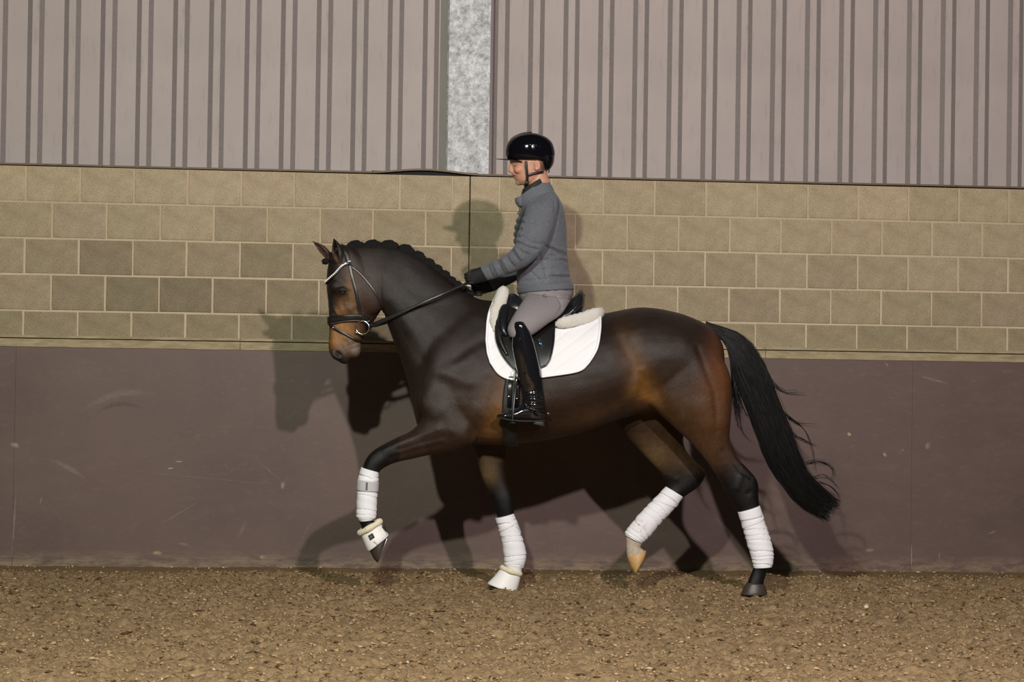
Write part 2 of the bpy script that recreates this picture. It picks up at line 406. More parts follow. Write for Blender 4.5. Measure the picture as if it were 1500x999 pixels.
for (x0, x1, lf) in ((XL, P(150, 250, Y_BLOCK)[0], lambda s: .002 * sin(s * 9)), (P(150, 250, Y_BLOCK)[0] + .003, xa, lambda s: .003 * s), (xa + .003, xb, lambda s: 0.003 + 0.024 * math.sin(pi * min(1, s * 1.0)) ** 1.5 * (s > 0)),
                     (xb + .003, 1.3, lambda s: .002), (1.303, 3.0, lambda s: .001 + .003 * s), (3.003, XR, lambda s: .003)):
    link('flashing_length', strip(x0, x1, lf), MAT_FLASH, fl, smooth=False)
gap = link('gap_shade_filler', mesh('g', *box(xa, xb, Y_BLOCK + .02, Y_BLOCK + .1, Z_BLOCK_TOP, Z_BLOCK_TOP + .022)), MAT_DARK, fl, smooth=False)  # near-black box added as the shade inside the gap

# --- profiled cladding above
clad = link('wall_upper', mesh('wall_upper', *box(XL, XR, Y_CLAD + 0.06, Y_CLAD + 0.09, 2.3, 5.6)), MAT_CLAD, smooth=False)
tag(clad, 'pinkish grey profiled metal wall cladding with narrow vertical ribs', 'wall', kind='structure')
PER = 0.2305; rib0 = P(10.5, 100, Y_CLAD)[0] - PER * 6
def clad_sheet(nr):
    prof = []; d = 0.010; fl_ = 0.031; cw = 0.044
    for i in range(nr):
        x = i * PER; prof += [(x, 0), (x + (PER - cw - 2 * fl_), 0), (x + PER - cw - fl_, -d), (x + PER - fl_, -d)]
    prof.append((nr * PER, 0))
    v = []; f = []
    for x, y in prof: v += [(x, y, 0), (x, y, 3.2), (x, y + .003, 0), (x, y + .003, 3.2)]
    for i in range(len(prof) - 1):
        a, b = 4 * i, 4 * i + 4; f += [(a, b, b + 1, a + 1), (a + 2, a + 3, b + 3, b + 2), (a, a + 2, b + 2, b), (a + 1, b + 1, b + 3, a + 3)]
    f += [(0, 1, 3, 2), (len(v) - 4, len(v) - 2, len(v) - 1, len(v) - 3)]
    me_ = mesh('cladding_sheet', v, f); me_.materials.append(MAT_CLAD); me_.materials.append(MAT_CLAD_SHADE)
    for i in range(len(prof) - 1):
        if abs(prof[i][1] - prof[i + 1][1]) > 1e-6: me_.polygons[4 * i].material_index = 1  # sloped flanks take the painted shade colour
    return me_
MAT_CLAD_SHADE = simple('shaded_cladding_fold', (0.205, 0.175, 0.168), .8, .2, var=.2, vscale=60)  # darker colour stands in for shade along the rib folds
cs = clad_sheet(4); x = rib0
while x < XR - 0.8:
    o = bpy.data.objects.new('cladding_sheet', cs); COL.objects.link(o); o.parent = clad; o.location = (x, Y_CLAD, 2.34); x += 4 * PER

# --- steel column standing between block wall and cladding
cl = P(657, 130, Y_COL)[0]; crr = P(717.5, 130, Y_COL)[0]
colm = empty('steel_column', ((cl + crr) / 2, Y_COL, 0)); tag(colm, 'mottled grey galvanised steel column in front of the ribbed cladding', 'column')
link('front_flange', mesh('ff', *box(cl, crr, Y_COL, Y_COL + .014, 2.3, 5.6)), MAT_GALV, colm, smooth=False)
link('web', mesh('web', *box((cl + crr) / 2 - .006, (cl + crr) / 2 + .006, Y_COL + .014, Y_COL + .2, 2.3, 5.6)), MAT_GALV, colm, smooth=False)
link('rear_flange', mesh('rf', *box(cl, crr, Y_COL + .2, Y_COL + .214, 2.3, 5.6)), MAT_GALV, colm, smooth=False)

# --- rail on top of the kickboard
rail = empty('trim_2', (0, Y_BOARD, 1.36)); tag(rail, 'beige painted timber rail with a groove above the brown kickboard', kind='structure')
for (x0, x1) in ((XL, -1.6), (-1.597, 1.72), (1.723, XR)):
    link('rail_board', mesh('rb', *box(x0, x1, Y_BOARD + .004, Y_BLOCK + .02, 1.372, 1.412)), MAT_RAIL, rail, smooth=False)
    link('rail_capping', mesh('rc', *box(x0, x1, Y_BOARD + .02, Y_BLOCK + .02, 1.419, 1.434)), MAT_RAIL, rail, smooth=False)
    link('rail_lip', mesh('rl', *box(x0, x1, Y_BOARD - .006, Y_BOARD + .03, 1.363, 1.372)), MAT_RAIL, rail, smooth=False)
link('rail_backing', mesh('rk', *box(XL, XR, Y_BOARD + .04, Y_BLOCK + .02, 1.372, 1.43)), MAT_FLASH, rail, smooth=False)

# --- kickboard panels
kick = link('wall_lower', mesh('wl', *box(XL, XR, Y_BOARD + .03, Y_BLOCK + .006, -0.05, 1.36)), MAT_FLASH, smooth=False)
tag(kick, 'brown scuffed kickboard along the foot of the arena wall', 'wall', kind='structure')
xj = [XL, P(20, 700, Y_BOARD)[0], P(1335, 700, Y_BOARD)[0], XR]
for a, b in zip(xj[:-1], xj[1:]):
    link('kick_panel', mesh('kp', *box(a + .0006, b - .0006, Y_BOARD, Y_BOARD + .03, 0.0605, 1.362)), MAT_BOARD, kick, smooth=False)
    link('foot_strip', mesh('fs', *box(a + .0012, b - .0012, Y_BOARD - .004, Y_BOARD + .03, -0.05, 0.060)), MAT_BOARD, kick, smooth=False)

# --- riding surface
t = NT('arena_sand'); c = t.coord(); n = t.noise(c, 42, 6, 0.7); n2 = t.noise(c, 160, 4, 0.75); n0 = t.noise(c, 1.4, 4); n3 = t.noise(t.coord((0.5, 1, 1)), 90, 4, 0.7)
col = t.mixc(t.ramp(n, [(0.3, 0.0), (0.68, 1.0)]), (0.20, 0.128, 0.066), (0.42, 0.295, 0.165))
col = t.mixc(t.ramp(n0, [(0.35, 0.0), (0.7, 0.4)]), col, (0.27, 0.18, 0.095))
col = t.mixc(t.ramp(n2, [(0.30, 0.85), (0.44, 0.0)]), col, (0.07, 0.042, 0.02))
col = t.mixc(t.ramp(n3, [(0.58, 0.0), (0.70, 0.65)]), col, (0.60, 0.46, 0.28))
sz_ = t.n('ShaderNodeSeparateXYZ'); t.l(t.n('ShaderNodeTexCoord').outputs['Object'], sz_.inputs[0])
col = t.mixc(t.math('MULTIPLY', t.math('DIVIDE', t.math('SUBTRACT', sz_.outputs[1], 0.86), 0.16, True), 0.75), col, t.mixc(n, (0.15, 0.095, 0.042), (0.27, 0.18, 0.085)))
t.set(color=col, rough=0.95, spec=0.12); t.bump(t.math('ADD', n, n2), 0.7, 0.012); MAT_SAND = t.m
t = NT('sand_clod'); oi = t.n('ShaderNodeAttribute', attribute_name='coat'); t.set(color=oi.outputs['Color'], rough=0.95, spec=0.1); MAT_CLOD = t.m
gx = np.concatenate([np.arange(-9, -3.6, 0.3), np.arange(-3.6, 3.9, 0.0115), np.arange(3.9, 9.01, 0.3)])
gy = np.concatenate([np.arange(-13, -3.6, 0.3), np.arange(-3.6, 1.165, 0.0115)])
GX, GY = np.meshgrid(gx, gy)
def ground_h(x, y):
    clump = vnoise(x * 22 + 3, y * 22, 1); clump2 = vnoise(x * 34, y * 34 + 9, 2); clump3 = vnoise(x * 70, y * 70 + 5, 8)
    h = 0.020 * (vnoise(x * 1.7, y * 1.7, 3) - .5) + 0.034 * (vnoise(x * 6, y * 6, 4) - .5) + 0.020 * (vnoise(x * 13, y * 13, 14) - .5) + 0.026 * (np.clip(clump, .35, 1) - .6) + 0.026 * (clump2 - .5) + 0.012 * (clump3 - .5)
    bank = sstep(0.93, 1.12, y)
    return h * (1 - 0.85 * sstep(0.80, 1.0, y)) + 0.012 * bank
GZ = ground_h(GX, GY); inner = (np.abs(GX - .15) < 3.74) & (GY > -3.59); GZ = np.where(inner, GZ, -0.012)
nx, ny = len(gx), len(gy); idx = np.arange(nx * ny).reshape(ny, nx)
fq = np.stack([idx[:-1, :-1], idx[:-1, 1:], idx[1:, 1:], idx[1:, :-1]], -1).reshape(-1, 4)
me = bpy.data.meshes.new('floor'); me.vertices.add(nx * ny); me.vertices.foreach_set('co', np.stack([GX, GY, GZ], -1).astype(np.float32).ravel())
me.loops.add(fq.size); me.polygons.add(len(fq)); me.loops.foreach_set('vertex_index', fq.ravel().astype(np.int32)); me.polygons.foreach_set('loop_start', np.arange(0, fq.size, 4, dtype=np.int32)); me.update(calc_edges=True)
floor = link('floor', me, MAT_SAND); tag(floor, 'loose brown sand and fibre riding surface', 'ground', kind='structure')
# loose crumbs of footing
N = 36000; NC = 100
qx = rng.uniform(-3.6, 3.9, N); qy = -3.55 + 4.55 * rng.random(N) ** 0.85; sz = 0.0035 + 0.0095 * rng.random(N) ** 2.6
qy[:NC] = rng.uniform(1.06, 1.135, NC); qx[:NC] = rng.uniform(-3.5, 3.8, NC); sz[:NC] = rng.uniform(.004, .011, NC)
oct_ = np.array([(1, 0, 0), (-.9, .2, 0), (0, .8, .1), (.1, -.8, 0), (0, 0, .7), (0, 0, -.5)]); of = np.array([(0, 2, 4), (2, 1, 4), (1, 3, 4), (3, 0, 4), (2, 0, 5), (1, 2, 5), (3, 1, 5), (0, 3, 5)])
ang = rng.uniform(0, 2 * pi, N); el = rng.uniform(0.8, 2.8, N)
base = oct_[None] * sz[:, None, None] * rng.uniform(.7, 1.3, (N, 6, 3)); base[:, :, 0] *= el[:, None]
ca, sa = np.cos(ang)[:, None], np.sin(ang)[:, None]
bx = base[:, :, 0] * ca - base[:, :, 1] * sa; by = base[:, :, 0] * sa + base[:, :, 1] * ca
hz = ground_h(qx, qy)
cv = np.stack([bx + qx[:, None], by + qy[:, None], base[:, :, 2] + (hz + sz * .25)[:, None]], -1).reshape(-1, 3)
cf = (of[None] + (np.arange(N) * 6)[:, None, None]).reshape(-1, 3)
me = bpy.data.meshes.new('sand_crumbs'); me.vertices.add(len(cv)); me.vertices.foreach_set('co', cv.astype(np.float32).ravel()); me.loops.add(cf.size); me.polygons.add(len(cf))
me.loops.foreach_set('vertex_index', cf.ravel().astype(np.int32)); me.polygons.foreach_set('loop_start', np.arange(0, cf.size, 3, dtype=np.int32)); me.update(calc_edges=True)
pal = np.array([(0.32, .215, .115), (.39, .275, .155), (.20, .125, .06), (.52, .40, .25), (.09, .055, .028)]); pk = pal[rng.choice(5, N, p=[.40, .25, .22, .035, .095])] * rng.uniform(.8, 1.2, (N, 1))
pk[:NC] = np.array((.62, .52, .36)) * rng.uniform(.3, 1.0, (NC, 1)); paint(me, np.repeat(pk, 6, 0))
o = link('sand_crumbs', me, MAT_CLOD, floor, smooth=False); tag(o, kind='stuff')
# the pale pebble lying out on the sand
q = P(1269, 893, -1.0); r_ = CAM + (q - CAM) * ((CAM[2] - 0.012) / (CAM[2] - q[2]))
v, f = ball((r_[0], r_[1], ground_h(np.array([r_[0]]), np.array([r_[1]]))[0] + .008), .014, .012, .011, 10, 7); v = [p + rng.uniform(-.0015, .0015, 3) for p in v]
o = link('pebble', mesh('pebble', v, f), simple('pale_stone', (.62, .53, .38), .8)); tag(o, 'small pale stone lying alone on the brown sand', 'stone')

# ================================================================== HORSE
H = []
# barrel
H.append(loft([(603, 540, 606, 602, 0, .07), (612, 512, 614, 628, 0, .155), (632, 480, 634, 640, 0, .205), (660, 455, 662, 646, 0, .225, .25), (692, 440, 692, 650, 0, .235, .42), (722, 440, 722, 652, 0, .25, .45),
               (760, 452, 760, 650, 0, .275, .3), (800, 464, 800, 645, 0, .30, .12), (850, 466, 850, 634, 0, .315, .05), (895, 457, 897, 618, 0, .312, .02), (940, 450, 944, 604, 0, .30, .0), (985, 456, 985, 600, 0, .28, .0),
               (1020, 468, 1016, 596, 0, .245, .05), (1045, 482, 1040, 585, 0, .19, .05), (1058, 505, 1056, 560, 0, .10)], nring=40, sub=5))
# neck
H.append(loft([(500, 366, 548, 430, 0, .062), (515, 360, 562, 456, 0, .072, .15), (545, 357, 567, 474, 0, .082, .25), (582, 361, 575, 496, 0, .090, .30), (618, 377, 586, 524, 0, .100, .35), (653, 406, 597, 560, 0, .125, .40), (685, 428, 606, 596, 0, .155, .40), (712, 442, 628, 628, 0, .175, .3)], nring=36))
# head
H.append(loft([(497, 358, 522, 366, 0, .040), (489, 368, 537, 378, 0, .062), (481, 386, 552, 400, 0, .080), (478.5, 404, 559, 424, 0, .090, -.10), (478.5, 424, 561, 447, 0, .087, -.05), (480.5, 443, 553, 463, 0, .072), (481.5, 463, 541, 481, 0, .058),
               (482, 482, 533, 493, 0, .052), (481.5, 497, 529, 502, 0, .050), (481, 509, 529, 511, 0, .051), (484, 520, 526, 519, 0, .046), (493, 529, 513, 526, 0, .030)], nring=32))
H.append(pball(517, 515, 0, 11.5, 10, .030)); H.append(pball(503, 526, 0, 10, 7, .036, rot=20)); H.append(pball(520, 498, 0, 9, 9, .034))
for s in (-1, 1):
    H.append(pball(541, 428, s * .046, 25, 33, .042, rot=-8))           # jaw disc
    H.append(pball(499, 419, s * .066, 15, 11, .022, rot=-12))           # brow
    H.append(loft([(486, 452, 500, 470, s * .045, .016), (505, 446, 513, 460, s * .062, .016), (528, 436, 530, 446, s * .07, .012)]))   # facial crest
    H.append(pball(494, 519, s * .036, 10, 9, .020, rot=35))            # nostril flare
# ears, cupped: ring is a crescent open to the front
def ear(base, tip, y0, y1, wmax, open_dir):
    b, t_ = P(*base, y0), P(*tip, y1); ax = t_ - b; L = np.linalg.norm(ax); ax /= L; od = np.array(open_dir, float); od -= ax * (od @ ax); od /= np.linalg.norm(od); sd = np.cross(ax, od)
    V, Fc = [], []; m = 14; n = 18
    for j in range(m):
        s = j / (m - 1); w = wmax * (0.55 + 1.9 * s * (1 - s)) * (1 - s ** 2.6) + .0025; c = b + ax * (L * s) - od * 0.012 * sin(pi * s); d = w * .95
        for i in range(n):
            if i < n // 2:
                a = radians(40 + 280 * i / (n // 2 - 1)); r = 1.0
            else:
                a = radians(320 - 280 * (i - n // 2) / (n // 2 - 1)); r = 0.58 if s < .9 else .7
            V.append(c + (od * cos(a) * d + sd * sin(a) * w) * r)
    for j in range(m - 1):
        for i in range(n): q = (i + 1) % n; Fc.append((j * n + i, j * n + q, (j + 1) * n + q, (j + 1) * n + i))
    Fc.append(tuple(range(n))[::-1]); Fc.append(tuple((m - 1) * n + i for i in range(n)))
    return V, Fc
H.append(ear((496.5, 386), (488, 347.5), -.050, -.056, .039, (-.75, -.8, 0.0)))
H.append(ear((484, 379), (456, 352), .048, .060, .026, (-.35, -.75, -.45)))
H.append(pball(497, 380, -.045, 11, 10, .026)); H.append(pball(487, 378, .045, 10, 9, .026))
# near fore (raised)
yf = -.155
H.append(loft([(622, 545, 700, 590, -.135, .09), (612, 585, 700, 628, -.145, .095), (618, 612, 693, 648, yf, .085), (603, 630, 660, 661, yf, .068), (583, 640, 632, 666, yf, .057), (563, 650, 605, 672, yf, .048), (548, 659, 582, 677, yf, .043),
               (538, 669, 567, 683, yf, .044), (532, 682, 557, 690, yf, .041), (531, 695, 552, 700, yf, .034), (530, 715, 549, 716, yf, .029), (528, 738, 547, 738, yf, .029), (525, 751, 548, 752, yf, .034), (525, 761, 546, 760, yf, .033),
               (529, 771, 548, 763, yf, .029), (533, 784, 558, 769, yf, .033), (539, 795, 562, 780, yf, .034)], sub=6))
# far fore (standing)
yg = .150
H.append(loft([(655, 570, 735, 600, .135, .09), (670, 615, 742, 628, .145, .085), (688, 648, 742, 650, yg, .070), (699, 676, 739, 676, yg, .056), (706, 700, 741, 699, yg, .048), (714, 718, 747, 714, yg, .044), (720, 734, 752, 728, yg, .045), (726, 750, 753, 745, yg, .041),
               (732, 768, 754, 762, yg, .032), (738, 792, 759, 786, yg, .029), (743, 812, 767, 807, yg, .034), (743, 824, 766, 821, yg, .034), (738, 836, 759, 838, yg, .029), (731, 846, 757, 852, yg, .033), (726, 852, 757, 860, yg, .035)], sub=6))
# near hind (standing)
yh = -.150
H.append(loft([(930, 490, 1048, 505, -.125, .12), (933, 540, 1069, 548, -.140, .135), (942, 580, 1072, 590, -.150, .125), (964, 605, 1070, 622, -.155, .105), (985, 624, 1069, 645, yh, .082), (1008, 645, 1074, 660, yh, .067), (1027, 666, 1083, 673, yh, .055), (1043, 687, 1096, 687, yh, .047),
               (1055, 706, 1107, 700, yh, .047), (1063, 721, 1111, 712, yh, .046), (1073, 738, 1111, 727, yh, .042), (1083, 753, 1113, 745, yh, .036), (1091, 772, 1115, 767, yh, .031), (1097, 795, 1121, 791, yh, .030), (1103, 817, 1130, 812, yh, .035), (1104, 829, 1128, 826, yh, .034),
               (1101, 838, 1123, 839, yh, .029), (1096, 850, 1119, 853, yh, .033), (1093, 858, 1119, 860, yh, .035)], sub=6))
# far hind (swinging forward)
yi = .150
H.append(loft([(915, 500, 1040, 520, .125, .12), (895, 560, 1035, 570, .140, .125), (895, 600, 1015, 605, .150, .115), (912, 632, 1002, 636, yi, .092), (936, 659, 1003, 655, yi, .070), (953, 677, 1014, 671, yi, .056), (967, 692, 1026, 683, yi, .048), (974, 704, 1034, 694, yi, .046),
               (977, 714, 1024, 712, yi, .044), (976, 719, 1005, 726, yi, .040), (968, 730, 990, 738, yi, .032), (953, 744, 975, 755, yi, .029), (936, 760, 958, 774, yi, .030), (921, 776, 945, 790, yi, .034), (917, 787, 941, 797, yi, .033), (917, 798, 938, 802, yi, .029), (917.5, 811, 944, 806, yi, .033), (920, 820, 946, 812, yi, .034)], sub=6))
me = remesh('horse', H, 0.0050, smooth=0)
co = getco(me); u, v = uv_of(me)
w_body = 0.15 + 0.85 * (sstep(585, 640, u) * (1 - sstep(600, 660, v) * .8)) ; w_body = np.where((u < 575) & (v < 540), .42, w_body); w_body = np.clip(w_body, .12, 1)
relax(me, 20, 0.6, False, weight=w_body); u, v = uv_of(me); relax(me, 55, .6, False, weight=np.exp(-(segdist(u, v, [(700, 440), (655, 490), (610, 560)]) / 26) ** 2) * (v < 590) * .9); relax(me, 3, .5, True)
STROKES = [
    # shoulder and neck
    ([(690, 455), (655, 500), (622, 560)], 16, .007), ([(665, 470), (630, 520), (608, 570)], 10, -.001), ([(705, 470), (690, 540), (672, 590)], 16, .006), ([(700, 605), (680, 640)], 14, .013), ([(650, 595), (640, 610)], 9, .004), ([(680, 578), (650, 560)], 12, -.004), ([(690, 520), (650, 545), (628, 575)], 9, .006), ([(705, 500), (668, 525)], 8, -.005), ([(648, 627), (662, 632)], 7, .003), ([(668, 628), (676, 640)], 6, -.003),
    ([(655, 590), (675, 610), (690, 640)], 9, -.004), ([(645, 615), (660, 640)], 7, -.003), ([(618, 590)], 18, .012), ([(715, 560), (705, 610), (690, 650)], 10, -.007), ([(640, 545), (690, 560)], 9, .005),
    ([(566, 450), (590, 490), (620, 530)], 9, -.004), ([(560, 400), (600, 440), (650, 470)], 14, .003), ([(575, 440), (600, 480)], 10, .003), ([(600, 400), (650, 430)], 14, .003),
    # forearm
    ([(640, 630), (600, 643), (565, 658)], 5, .004), ([(645, 652), (610, 660), (572, 671)], 4, -.004), ([(650, 640), (610, 651), (585, 659)], 4, -.003),
    ([(733, 600), (725, 640)], 18, .006),
    # barrel and flank
    ([(760, 600), (840, 590), (900, 570)], 22, .006), ([(910, 500), (925, 545)], 18, -.010), ([(900, 600), (925, 580), (940, 545)], 8, .010), ([(950, 575), (935, 540), (915, 500)], 10, -.010),
    ([(925, 490), (935, 478)], 12, .010), ([(960, 600), (942, 585)], 8, .008),
    # quarters
    ([(1000, 500), (1030, 560), (1040, 620)], 20, .010), ([(1052, 520), (1062, 570), (1062, 620)], 8, .005), ([(1022, 510), (1046, 575), (1050, 630)], 5, -.006), ([(975, 520), (985, 580)], 20, .007), ([(955, 560), (990, 625)], 8, -.005),
    ([(1010, 650), (1040, 680)], 8, .004), ([(1060, 660), (1085, 690), (1100, 700)], 4, -.006), ([(1085, 700), (1080, 715)], 5, .004), ([(1097, 722)], 4, -.004),
    ([(985, 700), (1000, 705)], 5, .003),
    # face
    ([(488, 400), (486, 450), (486, 500)], 5, .003), ([(508, 447), (516, 458), (528, 463)], 3.5, .004), ([(494, 452), (502, 470)], 4, -.003), ([(512, 436), (508, 428), (500, 433), (494, 430)], 2.5, .002), ([(492, 421), (502, 418), (511, 423)], 3, .004), ([(520, 395), (524, 415)], 5, -.003), ([(506, 487), (514, 494)], 3, -.003), ([(500, 507), (508, 520)], 3, -.003), ([(510, 506), (512, 524)], 2, -.004), ([(518, 503), (530, 498)], 2, -.003),
    ([(501, 427)], 7, -.002), ([(515, 415), (512, 440)], 6, -.003), ([(488, 470), (500, 500)], 6, -.003), ([(505, 500), (515, 507)], 3, -.003), ([(558, 425), (563, 455)], 4, -.001), ([(496, 447), (505, 462)], 4, .0015), ([(515, 511), (528, 508)], 1.6, -.004),
]
sculpt(me, STROKES)
relax(me, 2, .5, True)
co = getco(me); no = getno(me); co += no * (.0045 * (vnoise(co[:, 0] * 14 + co[:, 1] * 9 + 50, co[:, 2] * 14 + 40, 31) - .5) * (np.abs(no[:, 1]) ** 1))[:, None] * ((uv_of(me)[0] > 560) & (uv_of(me)[1] < 700))[:, None]; setco(me, co)
# nostrils pressed in
co = getco(me); no = getno(me); u, v = uv_of(me); ca, sa = cos(radians(40)), sin(radians(40))
a = ((u - 495.5) * ca + (v - 518.5) * sa) / 6.5; b = ((v - 518.5) * ca - (u - 495.5) * sa) / 3.6
nost = np.exp(-(a * a + b * b) ** 1.6) * (np.abs(no[:, 1]) > .2); co -= no * (nost * .012)[:, None]; setco(me, co)
# coat, plus lit patches painted on the far legs
u, v = uv_of(me); co = getco(me); n = len(u); near = co[:, 1] < 0
DK = np.array((.0105, .0062, .0046)); rgb = np.tile(DK, (n, 1))
nz = vnoise(u / 26, v / 26, 11) - .5
def blob(rgb, cx, cy, rx, ry, c, st, rot=0, p=1.0, mask=1.0):
    ca, sa = cos(radians(rot)), sin(radians(rot)); x = u - cx; y = v - cy
    a = (x * ca + y * sa) / rx; b = (y * ca - x * sa) / ry
    return mix(rgb, c, np.clip(st * np.exp(-(a * a + b * b) ** p) * (1 + .5 * nz), 0, 1) * mask)
body = (u > 585) & (v < 680)
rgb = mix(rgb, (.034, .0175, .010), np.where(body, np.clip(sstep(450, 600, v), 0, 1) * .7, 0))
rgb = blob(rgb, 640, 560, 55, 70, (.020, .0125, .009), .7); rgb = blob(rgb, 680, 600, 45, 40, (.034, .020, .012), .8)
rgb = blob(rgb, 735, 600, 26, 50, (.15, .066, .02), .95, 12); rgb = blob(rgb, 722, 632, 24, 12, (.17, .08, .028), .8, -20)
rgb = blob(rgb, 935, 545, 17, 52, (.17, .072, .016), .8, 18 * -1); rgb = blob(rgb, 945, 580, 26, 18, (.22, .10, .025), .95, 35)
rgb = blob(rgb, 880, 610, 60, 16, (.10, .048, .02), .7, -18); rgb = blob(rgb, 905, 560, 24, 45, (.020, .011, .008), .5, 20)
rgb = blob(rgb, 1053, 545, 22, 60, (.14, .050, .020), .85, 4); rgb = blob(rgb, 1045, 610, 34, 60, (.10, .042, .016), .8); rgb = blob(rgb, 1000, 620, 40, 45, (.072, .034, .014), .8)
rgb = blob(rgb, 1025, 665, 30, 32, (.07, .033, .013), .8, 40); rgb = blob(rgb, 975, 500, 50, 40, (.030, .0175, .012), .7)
far = (~near)
rgb = np.where((far & (v > 635) & (v < 715))[:, None], blob(rgb, 965, 672, 30, 22, (.12, .075, .032), 1.0, 40), rgb)  # lamplight on the far gaskin, painted as a lighter patch
rgb = np.where((far & (v > 660) & (v < 760) & (u > 690) & (u < 765))[:, None], blob(rgb, 718, 695, 16, 28, (.10, .062, .03), 1.0), rgb)  # lit patch of the far foreleg, put into the colour
# black points
BLK = np.array((.0042, .0039, .0040))
legs = np.clip(sstep(585, 555, u) * sstep(640, 652, v), 0, 1)
legs = np.maximum(legs, sstep(700, 735, v) * (u < 800)); legs = np.maximum(legs, sstep(680, 712, v) * (u > 800))
rgb = mix(rgb, BLK, legs); rgb = blob(rgb, 600, 360, 80, 14, BLK, .7, 8)
rgb = blob(rgb, 546, 690, 8, 8, (.03, .03, .03), .3)
# head: dark with tan cheek and muzzle
hd = sstep(574, 556, u) * (v < 560)
h0 = np.tile(np.array((.014, .0085, .0065)), (n, 1))
h0 = blob(h0, 535, 425, 26, 40, (.045, .022, .015), .9); h0 = blob(h0, 515, 425, 8, 32, (.17, .086, .034), .95, -5); h0 = blob(h0, 500, 452, 9, 20, (.15, .075, .03), .8, 10)
h0 = blob(h0, 500, 485, 22, 22, (.30, .145, .048), 1.0); h0 = blob(h0, 490, 500, 9, 14, (.30, .14, .045), .8); h0 = blob(h0, 521, 512, 8, 10, (.20, .15, .12), .9); h0 = blob(h0, 507, 510, 7, 10, (.19, .125, .085), .7)
h0 = blob(h0, 482, 420, 7, 60, (.012, .009, .008), .9); h0 = blob(h0, 502, 428, 10, 7, (.008, .006, .005), .9); h0 = blob(h0, 494, 519, 8.5, 7, (.006, .005, .005), 1.0, 40, 1.6); h0 = blob(h0, 500, 530, 10, 5, (.014, .012, .011), 1.0)
h0 = blob(h0, 485, 460, 6, 16, (.02, .016, .018), .7)
rgb = rgb * (1 - hd[:, None]) + h0 * hd[:, None]
rgb = np.where((far & (v < 384) & (u < 482))[:, None], np.array((.065, .034, .022)), rgb)
rgb = blob(rgb, 493, 380, 2.2, 14, (.11, .06, .04), .8, -28)
# white sock and coronet of the far hind
sock = sstep(775, 784, v) * ((u > 905) & (u < 955)); rgb = mix(rgb, (.50, .42, .33), sock)
rgb *= .86; rgb *= (1 + .25 * (vnoise(u / 5, v / 5, 12) - .5))[:, None]
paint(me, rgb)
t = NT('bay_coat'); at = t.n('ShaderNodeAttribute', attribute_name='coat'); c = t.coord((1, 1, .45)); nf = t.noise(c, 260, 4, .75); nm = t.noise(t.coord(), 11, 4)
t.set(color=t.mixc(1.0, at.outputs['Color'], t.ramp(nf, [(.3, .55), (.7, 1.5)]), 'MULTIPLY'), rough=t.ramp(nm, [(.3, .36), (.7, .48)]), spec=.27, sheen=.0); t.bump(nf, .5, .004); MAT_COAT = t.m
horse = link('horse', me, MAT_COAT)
tag(horse, 'dark bay horse with braided mane trotting beside the brown kickboard', 'horse')
dg = bpy.context.evaluated_depsgraph_get(); BVH = BVHTree.FromObject(horse, dg)
def hit(px, py, side=-1, lift=0.0):
    """point on the horse's side as seen straight from the side at this pixel"""
    d = Vector((0, 1, 0)); 
    y = -.15
    for _ in range(3):
        q = P(px, py, y); loc, nrm, i, ds = BVH.ray_cast(Vector((q[0], -2, q[2])), d)
        if loc is None: break
        y = loc.y
    if loc is None:
        loc, nrm, i, ds = BVH.find_nearest(Vector(P(px, py, y)))
    p = np.array(loc) + np.array(nrm) * lift
    if side > 0: p = p * np.array([1, -1, 1])
    return p
def snap(p, lift=0.0):
    loc, nrm, i, ds = BVH.find_nearest(Vector(p)); return np.array(loc) + np.array(nrm) * lift, np.array(nrm)

# eyes
MAT_EYE = simple('horse_eye', (.010, .006, .004), .04, .8, coat=1.0)
for s in (-1, 1):
    p = hit(502, 428); p[1] = s * (abs(p[1]) - .005)
    eb = link('eye', mesh('eye', *ball(p, .022, .019, .0175, rot=.3)), MAT_EYE, horse)
    lid = [p + np.array([.022 * cos(a), s * (.0125 + .002 * sin(a)), .0155 * sin(a)]) for a in np.linspace(0.25, pi - .1, 9)]
    link('eyelid', mesh('eyelid', *tube(lid, [.001, .0035, .0045, .005, .005, .005, .0045, .003, .001], 8, 3)), MAT_COAT if False else simple('eyelid_skin', (.012, .008, .007), .45), horse)
# hooves
MAT_HOOF_D = simple('dark_hoof_horn', (.045, .034, .028), .45, var=.35, vscale=70, bump=.2, bscale=90)
MAT_HOOF_L = simple('pale_hoof_horn', (.50, .30, .11), .5, var=.3, vscale=60, bump=.2, bscale=90)
MAT_SHOE = simple('steel_shoe', (.35, .34, .33), .35, metal=.9)
hf = link('hoof', mesh('hoof', *loft([(533, 783, 563, 769, yf, .034), (537, 795, 567, 779, yf, .040), (542, 808, 568, 788, yf, .046), (547, 818, 563, 802, yf, .046), (551.5, 823, 557, 815, yf, .040)], sub=4)), MAT_HOOF_D, horse)
link('horseshoe', mesh('horseshoe', *tube([P(567.5, 787, yf - .036), P(563, 800, yf - .044), P(556, 816, yf - .036), P(553, 823, yf), P(556, 816, yf + .036), P(563, 800, yf + .044), P(567.5, 787, yf + .036)], .0055, 8, 4)), MAT_SHOE, hf)
link('hoof', mesh('hoof', *loft([(728, 850, 757, 858, yg, .036), (722, 856, 756, 863, yg, .042), (717, 859, 755, 868, yg, .048), (714.5, 860, 754, 870.5, yg, .050)], sub=3)), MAT_HOOF_D, horse)
link('hoof', mesh('hoof', *loft([(1094, 853, 1120, 856, yh, .036), (1090, 860, 1122, 862, yh, .043), (1087, 867, 1123, 867, yh, .049), (1085.5, 871, 1123, 871, yh, .050)], sub=3)), MAT_HOOF_D, horse)
